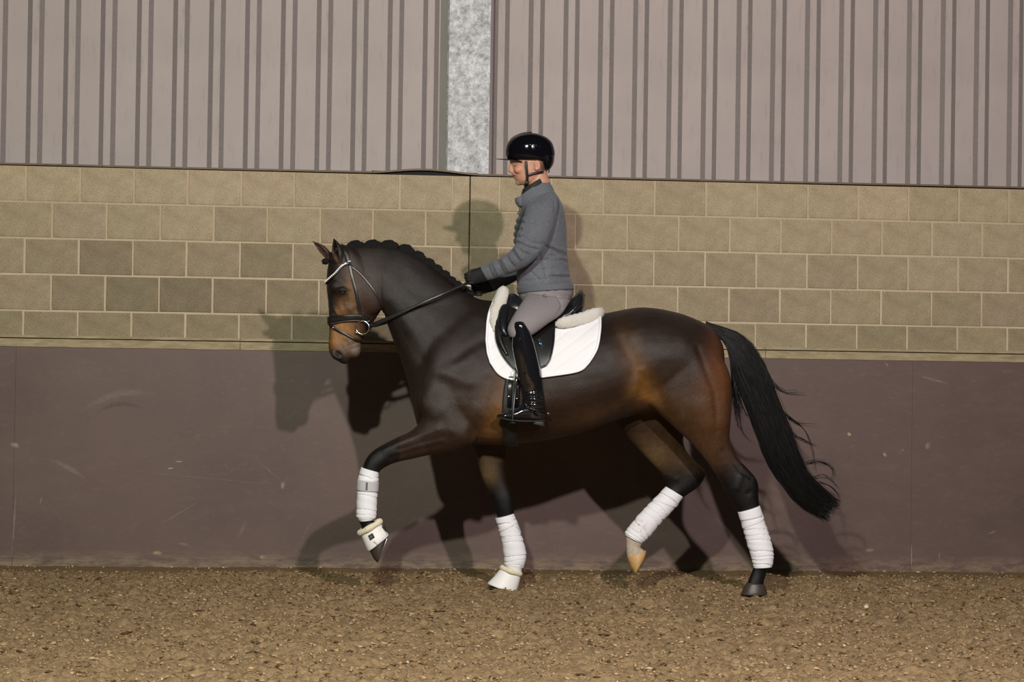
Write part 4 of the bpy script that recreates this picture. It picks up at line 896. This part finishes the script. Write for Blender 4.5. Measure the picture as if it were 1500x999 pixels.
for s in (-1, 1):
    V, Fc, Of = sheet(fg, s, .020, .012); fp = link('flap', mesh('flap', V, Fc), MAT_LEATHER, sd)
    part('flap_binding', tube(np.concatenate([Of[:, 0], Of[-1, 1:], Of[-2::-1, -1]]), .005, 8, 1), MAT_LEATHER_S, fp)
    kp = [hit(x, y, s, .035) for x, y in ((747, 443), (738, 458), (735.5, 475), (738, 489), (744, 497))]; part('knee_roll', tube(kp, [.014, .026, .030, .026, .012], 14, 6), MAT_LEATHER_S, sd)
    kp = [hit(x, y, s, .030) for x, y in ((732, 455), (729.5, 480), (733, 502), (744, 524))]; part('flap_roll', tube(kp, [.010, .018, .018, .009], 12, 6), MAT_LEATHER, sd)
    q = hit(794, 510, s, .035); part('leather_keeper', ribbon([q + np.array([-.018, 0, .035]), q, q + np.array([.018, 0, -.035])], [np.array([.1, s, .25])] * 3, .020, .004), simple('blue_black_patent', (.02, .035, .05), .12, coat=1), sd)
    q = hit(800, 523, s, .036); part('stud', ball(q, .004, .004, .004, 8, 6), MAT_STEEL, sd)
    # stirrup leather + iron
    yl = s * .335
    part('stirrup_leather', ribbon(cr([hit(768, 470, s, .04), hit(764, 510, s, .045), P(758, 545, yl * .98), P(757, 557, yl)], 5), [np.array([0, s, 0])] * 16, .025, .006), MAT_LEATHER, sd)
    ir = part('stirrup', tube([P(750, 619, yl + s * .058), P(752, 600, yl + s * .056), P(754.5, 575, yl + s * .035), P(757, 560, yl), P(756.5, 575, yl - s * .035), P(756.5, 600, yl - s * .055), P(756, 618, yl - s * .055)], [.0052, .0052, .0055, .0065, .0055, .0052, .0052], 10, 6), simple('dark_steel', (.07, .07, .075), .35, metal=.8), sd)
    part('tread', tube([P(750, 619.5, yl + s * .06), P(756, 619, yl - s * .057)], .016, 12, 1, flat=.28, up=(0, 0, 1)), MAT_BLACK, ir)
    part('stirrup_eye', tube([P(757.5, 553, yl), P(755, 562, yl - s * -.003)], [.007, .006], 10, 2), MAT_STEEL, ir)
gn = near([(752, 552), (748, 575), (746, 600), (746, 625), (748, 642)]); gr_ = near([(752, 552), (748, 575), (746, 600), (746, 625), (748, 642)], 1)
gi = part('girth', strap(gn + [P(750, 655, -.06), P(750, 657, 0), P(750, 655, .06)] + gr_[::-1], .080, .012, .003), MAT_BLACK, sd)
for (x, y) in ((746, 581), (757, 584)):
    q = hit(x, y, -1, .022); part('girth_buckle', tube([q + np.array([-.013, 0, .002]), q + np.array([.013, 0, -.002])], .0042, 8, 1), MAT_STEEL, gi)
    part('billet', ribbon([hit(x + 3, 553, -1, .018), hit(x + 1, 568, -1, .018), hit(x, 596, -1, .018)], [np.array([0, -1, 0])] * 3, .026, .005), MAT_LEATHER_S, gi)

# ================================================================== RIDER
TORSO = [(758, 428, 839.5, 422, 0, .165), (757, 412, 835.5, 408, 0, .155), (756.5, 392, 832.5, 388, 0, .150), (754, 366, 830.5, 367, 0, .160), (753, 348, 830, 346, 0, .172), (754.5, 331, 828.5, 326, 0, .180), (759, 316, 826, 308, 0, .175), (764, 303, 819, 291, 0, .140), (769, 294, 811, 279, 0, .090)]
def arm_secs(s, dx=0, dy=0):
    a = [(786, 287, 812, 280, .105, .060), (775, 297, 817, 292, .165, .068), (770, 308, 816, 308, .195, .068), (764, 326, 811, 330, .215, .064), (757, 345, 803, 353, .225, .061), (755, 357, 792, 371, .225, .059), (748, 367, 775, 387.5, .215, .054), (735, 376.5, 757, 397, .185, .049), (718, 384.5, 733, 405.5, .145, .044), (702, 392, 713, 411.5, .105, .041)]
    out = []
    for i, (ax, ay, bx, by, y, w) in enumerate(a):
        k = sstep(4, 9, i); out.append((ax + dx * k, ay + dy * k, bx + dx * k, by + dy * k, s * y, w))
    return out
RD = (10, 15)      # the far hand is carried a little lower
PELVIS = [(759, 420, 839, 416, 0, .155), (760, 434, 838.5, 434, 0, .168), (766, 448, 828, 452, 0, .165), (772, 460, 812, 466, 0, .11)]
THIGH = lambda s: [(772, 430, 836, 440, s * .115, .085), (766, 440, 823, 460, s * .195, .088), (756, 455, 803, 474, s * .265, .078), (747.5, 470, 786, 487, s * .300, .068), (743, 482, 774, 495, s * .318, .060), (746, 493, 768, 500, s * .325, .045)]
BOOT = lambda s: [(755, 470.5, 767, 471, s * .345, .034), (752.5, 476, 771.5, 477, s * .340, .050), (750.5, 489, 778.5, 489, s * .335, .056), (749.5, 508, 785.5, 510, s * .335, .057), (753.5, 530, 791, 532, s * .335, .056), (759, 553, 794, 553, s * .335, .052), (763.5, 573, 796, 574, s * .335, .046), (765, 588, 798, 590, s * .335, .044), (764, 600, 798.5, 604, s * .335, .043), (765, 612, 798, 616, s * .335, .040)]
FOOT = lambda s: [(798.5, 598, 797.5, 616, s * .335, .028), (790, 590, 790, 617, s * .335, .038), (776, 590, 776, 616.5, s * .337, .041), (764, 593, 763, 616, s * .340, .044), (752, 600.5, 751, 615, s * .344, .046), (740, 604, 739, 613.5, s * .347, .042), (731, 606, 731, 612, s * .349, .030), (727.5, 608, 728, 610.5, s * .350, .014)]
def shrink(secs, k=.8): 
    out = []
    for a in secs:
        mx, my = (a[0] + a[2]) / 2, (a[1] + a[3]) / 2; out.append((mx + (a[0] - mx) * k, my + (a[1] - my) * k, mx + (a[2] - mx) * k, my + (a[3] - my) * k, a[4], a[5] * k))
    return out
HEAD = [loft([(759.5, 270.5, 776, 271, 0, .026), (756.5, 267, 787, 266, 0, .047), (754.5, 262, 795, 260, 0, .058), (753, 256, 801, 252, 0, .065), (751.5, 248, 805, 243, 0, .070), (748.5, 240, 807, 234, 0, .073), (747, 232, 808, 226, 0, .074), (748, 220, 806, 216, 0, .073), (755, 208, 800, 207, 0, .060), (766, 202, 790, 202, 0, .035)], 32, 5),
        loft([(748, 236, 757, 236, 0, .008), (746, 242, 757, 242, 0, .0095), (744.8, 247, 757, 247, 0, .012), (743.8, 250.3, 757, 250.5, 0, .0165), (747.5, 253, 757, 253, 0, .015)], 20, 5),
        pball(755, 255.6, 0, 5.5, 2.3, .024), pball(757, 260.6, 0, 5, 2.2, .021), pball(760.5, 267, 0, 6, 4.8, .022), pball(751, 236.5, 0, 4.5, 2.5, .048),
        loft([(776, 262, 800, 250, 0, .052), (774, 272, 804, 262, 0, .055), (774, 285, 808, 276, 0, .060), (776, 300, 812, 295, 0, .075)], 26, 4)]
for s in (-1, 1):
    HEAD.append(pball(760, 248, s * .044, 7, 6, .016)); HEAD.append(pball(749.5, 251.3, s * .012, 3, 2, .006))
    HEAD.append(pball(787.5, 241.5, s * .073, 4.6, 7.6, .010, rot=-14)); HEAD.append(pball(786, 247, s * .072, 3, 3, .008))
BODY = HEAD + [loft(shrink(TORSO, .86), 28, 4), loft(shrink(PELVIS, .9), 28, 4)]
for s in (-1, 1):
    dx, dy = (0, 0) if s < 0 else RD
    BODY += [loft(shrink(arm_secs(s, dx, dy), .72), 18, 4), loft(shrink(THIGH(s), .85), 20, 4), loft(shrink(BOOT(s), .78), 20, 4), loft(shrink(FOOT(s), .75), 18, 4)]
    BODY.append(tube([P(715 + dx, 398 + dy, s * .125), P(704 + dx, 403 + dy, s * .105), P(692 + dx, 406 + dy, s * .088)], [.020, .014, .009], 12, 4))
bm_ = remesh('person', BODY, .0042, smooth=3)
sculpt(bm_, [([(753, 243), (757, 243.5)], 2.6, -.0035), ([(752.5, 258.2), (757.5, 258.8)], 1.0, -.0022), ([(752, 250.5), (756, 254.5)], 1.3, -.0022), ([(787.5, 240), (786.5, 244)], 1.8, -.006), ([(757, 252), (760, 258)], 1.6, -.0007), ([(766, 262), (775, 266)], 4, .001), ([(780, 240), (781, 250)], 1.6, -.003)])
relax(bm_, 1, .4, True)
u, v = uv_of(bm_); n = len(u); sk = np.tile(np.array((.46, .238, .158)), (n, 1))
sk = mix(sk, (.50, .20, .13), np.exp(-(((u - 760) / 7) ** 2 + ((v - 250) / 6) ** 2)) * .6); sk = mix(sk, (.36, .10, .075), np.exp(-(((u - 753.5) / 3.5) ** 2 + ((v - 258.3) / 2.2) ** 2)) * .75)
sk = mix(sk, (.30, .17, .12), np.exp(-(((u - 764) / 9) ** 2 + ((v - 267) / 6) ** 2)) * .55); sk = mix(sk, (.10, .06, .04), np.exp(-((segdist(u, v, [(749, 237.5), (758, 238)])) / 1.3) ** 2) * .8)
sk = mix(sk, (.05, .035, .025), sstep(789.5, 793, u) * sstep(252, 248, v) * (v < 256)); sk = mix(sk, (.50, .20, .14), np.exp(-(((u - 788) / 5) ** 2 + ((v - 242) / 8) ** 2)) * .6)
sk *= (1 + .22 * (vnoise(u / 2.2, v / 2.2, 5) - .5))[:, None]; paint(bm_, sk)
t = NT('skin'); at = t.n('ShaderNodeAttribute', attribute_name='coat'); t.set(color=at.outputs['Color'], rough=.5, spec=.4); t.bump(t.noise(t.coord(), 500, 3), .2, .002); MAT_SKIN = t.m
person = link('person', bm_, MAT_SKIN)
tag(person, 'person in grey jacket, grey breeches and tall black boots riding the horse, holding the reins', 'person')
pp = lambda name, geo, mat, par=person, smooth=True: link(name, mesh(name, *geo), mat, par, smooth)
for s in (-1, 1):
    e = pp('eye', pball(756.5, 243.4, s * .030, 2.2, 1.3, .009), simple('shaded_eye_white', (.22, .18, .16), .25)); pp('iris', pball(755.2, 243.4, s * .032, 1.3, 1.2, .008), simple('iris_brown', (.03, .02, .015), .1), e)  # eye white darkened in colour for the shade under the peak

# --- jacket
J = [loft(TORSO, 40, 6)]
jm = remesh('jacket', J + [loft(arm_secs(-1), 26, 6), loft(arm_secs(1, *RD), 26, 6)], .0046, smooth=0)
relax(jm, 5, .5, False); relax(jm, 2, .5, True)
FOLD = [([(728, 381), (733, 393), (738, 402)], 2.6, -.006), ([(722, 383), (728, 396), (731, 405)], 2.4, .005), ([(741, 374), (746, 384), (752, 391)], 3.0, -.005), ([(735, 377), (741, 389), (746, 397)], 2.8, .005), ([(750, 368), (758, 380)], 3, -.004), ([(756, 366), (764, 378)], 3.2, .005), ([(757, 354), (770, 362), (786, 366)], 2.6, -.007), ([(760, 360), (774, 368)], 3, .006),
        ([(764, 346), (778, 356), (795, 358)], 3, -.004), ([(714, 388), (722, 407)], 2.2, -.004), ([(705, 392), (715, 411)], 2.0, .003), ([(813, 296), (815, 325), (806, 352), (797, 364)], 2.2, -.006), ([(772, 300), (764, 322), (757, 345)], 2.4, -.006),
        ([(800, 362), (815, 369), (830, 376)], 2.6, -.007), ([(804, 358), (818, 364), (831, 369)], 2.6, .007), ([(808, 374), (831, 384)], 2.2, -.007), ([(812, 378), (831, 378)], 2.2, .006), ([(806, 405), (834, 406)], 2.0, -.007), ([(808, 401), (834, 401)], 2.6, .005), ([(806, 411), (836, 412)], 3, .004), ([(762, 424), (790, 416), (838, 420)], 1.6, -.004),
        ([(790, 372), (793, 392), (798, 408)], 1.8, -.006), ([(803, 366), (805, 390), (808, 418)], 1.5, -.004), ([(790, 395), (803, 394)], 1.4, -.005), ([(785, 382), (803, 380)], 1.4, -.004), ([(777, 398), (790, 410)], 1.8, -.004), ([(765, 412), (800, 408)], 1.6, -.004), ([(796, 300), (790, 320)], 5, .003)]
for yv in (317, 327, 337.5, 348, 358): FOLD.append(([(748, yv + 1), (769 - (yv - 317) * .28, yv - 1)], 1.7, -.007)); FOLD.append(([(748, yv + 6), (768 - (yv - 317) * .28, yv + 4)], 3.0, .004))
sculpt(jm, [(a_, r_, m_ * 1.5) for a_, r_, m_ in FOLD], side=-1)
sculpt(jm, [(f_[0], f_[1], f_[2] * .45) for f_ in FOLD if f_[1] in (1.7, 3.0) and f_[0][0][0] == 748], side=-1, full=True)
# puffer bulges are also felt on the front outline
co = getco(jm); no = getno(jm); u, v = proj(co); fr_ = (u < 762) & (v > 312) & (v < 364) & (np.abs(co[:, 1]) < .14)
co += no * np.where(fr_, .004 * np.abs(np.sin((v - 317) / 10.3 * pi)) - .002, 0)[:, None]; setco(jm, co); relax(jm, 1, .4, True)
u, v = uv_of(jm); n = len(u); co = getco(jm); jc = np.tile(np.array((.106, .113, .132)), (n, 1))
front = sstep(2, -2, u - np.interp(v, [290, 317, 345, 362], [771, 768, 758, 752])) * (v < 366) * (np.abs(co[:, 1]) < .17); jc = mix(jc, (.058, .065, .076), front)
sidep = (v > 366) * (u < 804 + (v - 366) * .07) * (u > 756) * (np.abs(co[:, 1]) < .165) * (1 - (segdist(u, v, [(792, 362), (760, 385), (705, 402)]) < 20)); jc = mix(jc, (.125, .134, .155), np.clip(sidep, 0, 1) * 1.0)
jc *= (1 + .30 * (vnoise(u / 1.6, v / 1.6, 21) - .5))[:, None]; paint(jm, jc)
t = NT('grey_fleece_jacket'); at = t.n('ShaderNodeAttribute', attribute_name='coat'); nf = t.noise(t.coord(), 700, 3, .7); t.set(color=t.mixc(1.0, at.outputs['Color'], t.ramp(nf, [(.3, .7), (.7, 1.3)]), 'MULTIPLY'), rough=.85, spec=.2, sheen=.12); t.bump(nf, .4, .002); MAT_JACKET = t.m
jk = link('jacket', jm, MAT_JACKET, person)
MAT_JKPLAIN = simple('grey_jacket_cloth', (.110, .118, .137), .8, .25, var=.2, vscale=400, sheen=.1, bump=.3, bscale=500)
cl_ = remesh('collar', [loft([(763, 307, 813, 282, 0, .092), (760, 299, 808, 271, 0, .080), (757, 292.5, 802.5, 263.5, 0, .069), (757, 290.5, 799.5, 260.5, 0, .064)], 36, 6, cap=True)], .004, 2)
link('collar', cl_, MAT_JKPLAIN, jk)
pp('collar_tip', loft([(754, 290.5, 767, 286, -.012, .036), (755, 297, 767.5, 293, -.012, .040), (760, 304, 766, 300, -.010, .038)], 20, 4), MAT_JKPLAIN, jk)
pp('zip', tube([P(754.5, 291, -.002), P(761, 306, 0), P(757.5, 314, 0)], .003, 6, 4), MAT_BLACK, jk)
pp('undershirt_collar', loft([(763, 297, 804, 276, 0, .072), (763.5, 286, 801, 265, 0, .067), (765.5, 277, 798.5, 257.5, 0, .061)], 28, 4), simple('black_undershirt', (.012, .012, .014), .8))
pp('hem_band', loft([(758.5, 430, 840, 424, 0, .168), (757, 421, 838.5, 415, 0, .1665)], 40, 4, lambda s, a: 1.015), MAT_JKPLAIN, jk)

# --- breeches
bmz = remesh('breeches', [loft(PELVIS, 36, 6), loft(THIGH(-1), 28, 6), loft(THIGH(1), 28, 6)], .005, smooth=0)
relax(bmz, 6, .5, False); relax(bmz, 2, .5, True)
sculpt(bmz, [([(800, 425), (815, 432), (822, 444), (823, 454)], 1.8, -.006), ([(812, 425), (830, 434)], 1.8, -.006), ([(806, 424), (828, 438)], 2.5, .004), ([(824, 422), (836, 428)], 1.6, -.006), ([(762, 432), (775, 431)], 1.6, -.005), ([(762, 437), (772, 436)], 1.6, -.005), ([(826, 448), (815, 462)], 2, -.004), ([(755, 478), (768, 488)], 3, -.003)], side=-1)
MAT_BREECH = simple('grey_breeches', (.215, .193, .203), .75, .3, var=.08, vscale=60, bump=.2, bscale=600)
bz = link('breeches', bmz, MAT_BREECH, person)
# small round emblem on the hip
dgx = bpy.context.evaluated_depsgraph_get(); bvz = BVHTree.FromObject(bz, dgx)
def hitm(bv, px, py, lift=0.0):
    y = -.2
    for _ in range(3):
        q = P(px, py, y); loc, nrm, i, d = bv.ray_cast(Vector((q[0], -2, q[2])), Vector((0, 1, 0)))
        if loc is None: return P(px, py, y)
        y = loc.y
    return np.array(loc) + np.array(nrm) * lift
MAT_EMB = simple('emblem_thread', (.05, .045, .05), .7)
em = pp('emblem', tube([hitm(bvz, 798 + 2.3 * cos(a), 433.5 + 2.3 * sin(a), .0012) for a in np.linspace(.6, 5.4, 14)], .0016, 6, 2), MAT_EMB, bz); pp('emblem_dot', tube([hitm(bvz, 799.5, 436, .0012), hitm(bvz, 801, 434.5, .0012)], .0013, 6, 2), MAT_EMB, em)

# --- boots
MAT_PATENT = simple('black_patent_boot', (.006, .006, .008), .13, .6, coat=.8, bump=.06, bscale=30, bdist=.01)
MAT_SOLE = simple('boot_sole', (.02, .019, .018), .6)
for s in (-1, 1):
    bmt = remesh('boot', [loft(BOOT(s), 28, 6), loft(FOOT(s), 24, 6)], .0046, smooth=0); relax(bmt, 4, .5, False); relax(bmt, 2, .5, True)
    if s < 0: sculpt(bmt, [([(770, 577), (795, 576)], 1.8, .005), ([(770, 580.5), (796, 580)], 1.4, -.005), ([(772, 584), (797, 585)], 1.8, .005), ([(772, 588.5), (797, 589)], 1.4, -.005), ([(774, 592), (797, 594)], 1.8, .004), ([(776, 597), (786, 606)], 1.6, -.003), ([(759, 480), (766, 520), (774, 560)], 5, .002), ([(762, 498), (768, 545)], 2.2, -.002)], side=-1)
    bo = link('boot', bmt, MAT_PATENT, person)
    pp('sole', loft([(798, 614.5, 798, 617.5, s * .335, .030), (780, 615, 780, 618.5, s * .337, .042), (758, 614.5, 758, 618, s * .342, .047), (741, 612.5, 741, 615.5, s * .347, .043), (727, 609, 728, 612, s * .350, .016)], 18, 4), MAT_SOLE, bo)
    pp('heel', loft([(779.5, 617, 797.5, 617.5, s * .335, .036, 0, 4), (780, 621, 797.5, 625, s * .335, .035, 0, 4)], 24, 3), MAT_SOLE, bo)
    sp = pp('spur', tube([P(770, 597, s * .385), P(782, 600, s * .388), P(795, 603.5, s * .378), P(801, 605, s * .335), P(795, 603.5, s * .292), P(782, 600, s * .284), P(770, 597, s * .288)], .0045, 8, 5, flat=.5), simple('dark_spur', (.1, .1, .11), .25, metal=.9), bo)
    pp('spur_neck', tube([P(801, 605, s * .335), P(804.5, 606.2, s * .335)], [.004, .0045], 8, 3), simple('dull_spur_tip', (.25, .24, .23), .45, metal=.8), sp)
    pp('spur_strap', tube([P(768, 590, s * .384), P(774, 597, s * .388), P(783, 604, s * .386), P(788, 608, s * .380)], .0055, 8, 5, flat=.5), MAT_PATENT, sp)

# --- gloves: palm, four curled fingers, thumb
MAT_GLOVE = simple('black_glove', (.011, .011, .0115), .6, .35, bump=.4, bscale=350)
def glove(s, dx, dy):
    G = [loft([(704 + dx, 390.5 + dy, 716 + dx, 411 + dy, s * .112, .037), (698 + dx, 393 + dy, 708 + dx, 413 + dy, s * .104, .032), (691 + dx, 396 + dy, 699 + dx, 415.5 + dy, s * .097, .024), (686 + dx, 400 + dy, 692 + dx, 417 + dy, s * .092, .018)], 22, 5)]
    for k in range(4):
        cy = 401 + 4.4 * k + dy; bx = 689 + dx + .9 * k; ext = (0, -.8, 0, 1.6)[k]
        G.append(tube([P(bx + 5, cy - 1, s * .098), P(bx - 2, cy, s * .098), P(bx - 6.5 + ext, cy + 1, s * .086), P(bx - 6.5 + ext, cy + 2, s * .066), P(bx - 1 + ext, cy + 2.5, s * .056), P(bx + 4, cy + 2.5, s * .066)], [.0095, .0095, .009, .0088, .0085, .0075], 10, 4))
    G.append(tube([P(702 + dx, 397 + dy, s * .088), P(696 + dx, 396 + dy, s * .072), P(689 + dx, 398 + dy, s * .066), P(683.5 + dx, 402.5 + dy, s * .070)], [.013, .0115, .0105, .008], 10, 5))
    m_ = remesh('glove', G, .0030, smooth=3); return link('glove', m_, MAT_GLOVE, person)
gl = glove(-1, 0, 0); glove(1, *RD)
pp('glove_tab', pball(687, 418.5, -.102, 3.2, 1.4, .004, rot=10), simple('pale_tab', (.5, .5, .46), .6), gl)
pp('rein_end', tube([P(684, 414.5, -.10), P(690, 417, -.07), P(700, 424, -.05)], .004, 6, 4), MAT_LEATHER, gl) if False else None

# --- helmet
MAT_HELM = simple('gloss_black_helmet', (.003, .003, .005), .07, .30)
MAT_HELM2 = simple('satin_black_trim', (.008, .008, .009), .4)
hm = remesh('helmet', [loft([(746, 235, 811, 237, 0, .094), (742, 230, 812.2, 232, 0, .101), (740.5, 222, 812.5, 222, 0, .105), (743, 211, 809, 210, 0, .101), (751, 202, 802, 202.5, 0, .084), (762, 197, 792, 197.5, 0, .056), (771, 195.3, 784, 195.5, 0, .026)], 44, 7), loft([(788, 231, 812, 230, 0, .090), (790.5, 240, 811.3, 238, 0, .080), (794, 247.5, 808.5, 244.5, 0, .062), (797, 251, 805, 249, 0, .045)], 32, 6)], .0035, smooth=5)
hl = link('helmet', hm, MAT_HELM, person)
# peak
V, Fc = [], []; n = 15
for k in range(2):
    for j in range(7):
        for i in range(n):
            a = -1 + 2 * i / (n - 1); r = j / 6; yy = a * .078 * (1 - .12 * r); fx = 751 + 14 * a * a - (24 * (1 - a * a * .75)) * r; zz = 233.6 - 2.6 * (1 - a * a) * (1 - r) * .4 + 2.5 * a * a * 1.0 - 1.2 * r
            V.append(P(fx, zz + (1.9 - .9 * r) * k, yy))
for j in range(6):
    for i in range(n - 1): a = j * n + i; b = a + 7 * n; Fc += [(a, a + 1, a + n + 1, a + n), (b, b + n, b + n + 1, b + 1)]
per = [j * n for j in range(7)] + [6 * n + i for i in range(1, n)] + [j * n + n - 1 for j in range(5, -1, -1)] + [i for i in range(n - 2, 0, -1)]
for i in range(len(per)): q = per[(i + 1) % len(per)]; Fc.append((per[i], 7 * n + per[i], 7 * n + q, q))
pp('peak', (V, Fc), MAT_HELM2, hl)
pp('centre_strip', tube([P(744, 209.5, 0), P(751, 202, 0), P(762, 196.6, 0), P(772, 194.4, 0), P(779, 194.0, 0)], [.006, .013, .014, .013, .010], 12, 5, flat=.35, up=(0.2, 0, 1)), MAT_HELM2, hl)
for (x, y) in ((757.5, 203.5), (765.5, 198.5)): pp('vent_stud', ball(P(x, y, -.03), .0035, .0035, .0035, 8, 6), MAT_STEEL, hl)
dgx = bpy.context.evaluated_depsgraph_get(); bvh_p = BVHTree.FromObject(person, dgx); hp_ = lambda x, y, l=.004: hitm(bvh_p, x, y, l)
half = [P(770.5, 236, -.083), P(771, 245, -.080), P(772, 254, -.074), P(772.3, 262, -.065), P(772, 268, -.054), P(771, 272, -.036), P(770.5, 274, -.016)]
sc_ = cr(half + [P(770.5, 274.5, 0)] + [q_ * np.array([1, -1, 1]) for q_ in half[::-1]], 4)
cs_ = pp('chin_strap', ribbon(sc_, [np.array([0, q_[1] / .07, -max(0, 1 - abs(q_[1]) / .075)]) for q_ in sc_], .0145, .004), MAT_HELM2, hl)
pp('chin_buckle', pball(771.8, 267, -.058, 2.4, 3.2, .005), MAT_HELM2, cs_)
for s in (-1, 1):
    rs_ = cr([P(773, 256.5, s * .076), P(779, 254.5, s * .076), P(788, 252.5, s * .070), P(796, 251.5, s * .058)], 4)
    pp('rear_strap', ribbon(rs_, [np.array([.1, s, 0])] * len(rs_), .013, .004), MAT_HELM2, cs_)
pp('size_dial', tube([P(803, 246, -.03), P(804.5, 251, -.02), P(803, 252.5, 0), P(804.5, 251, .02), P(803, 246, .03)], .003, 8, 4), MAT_HELM2, hl)
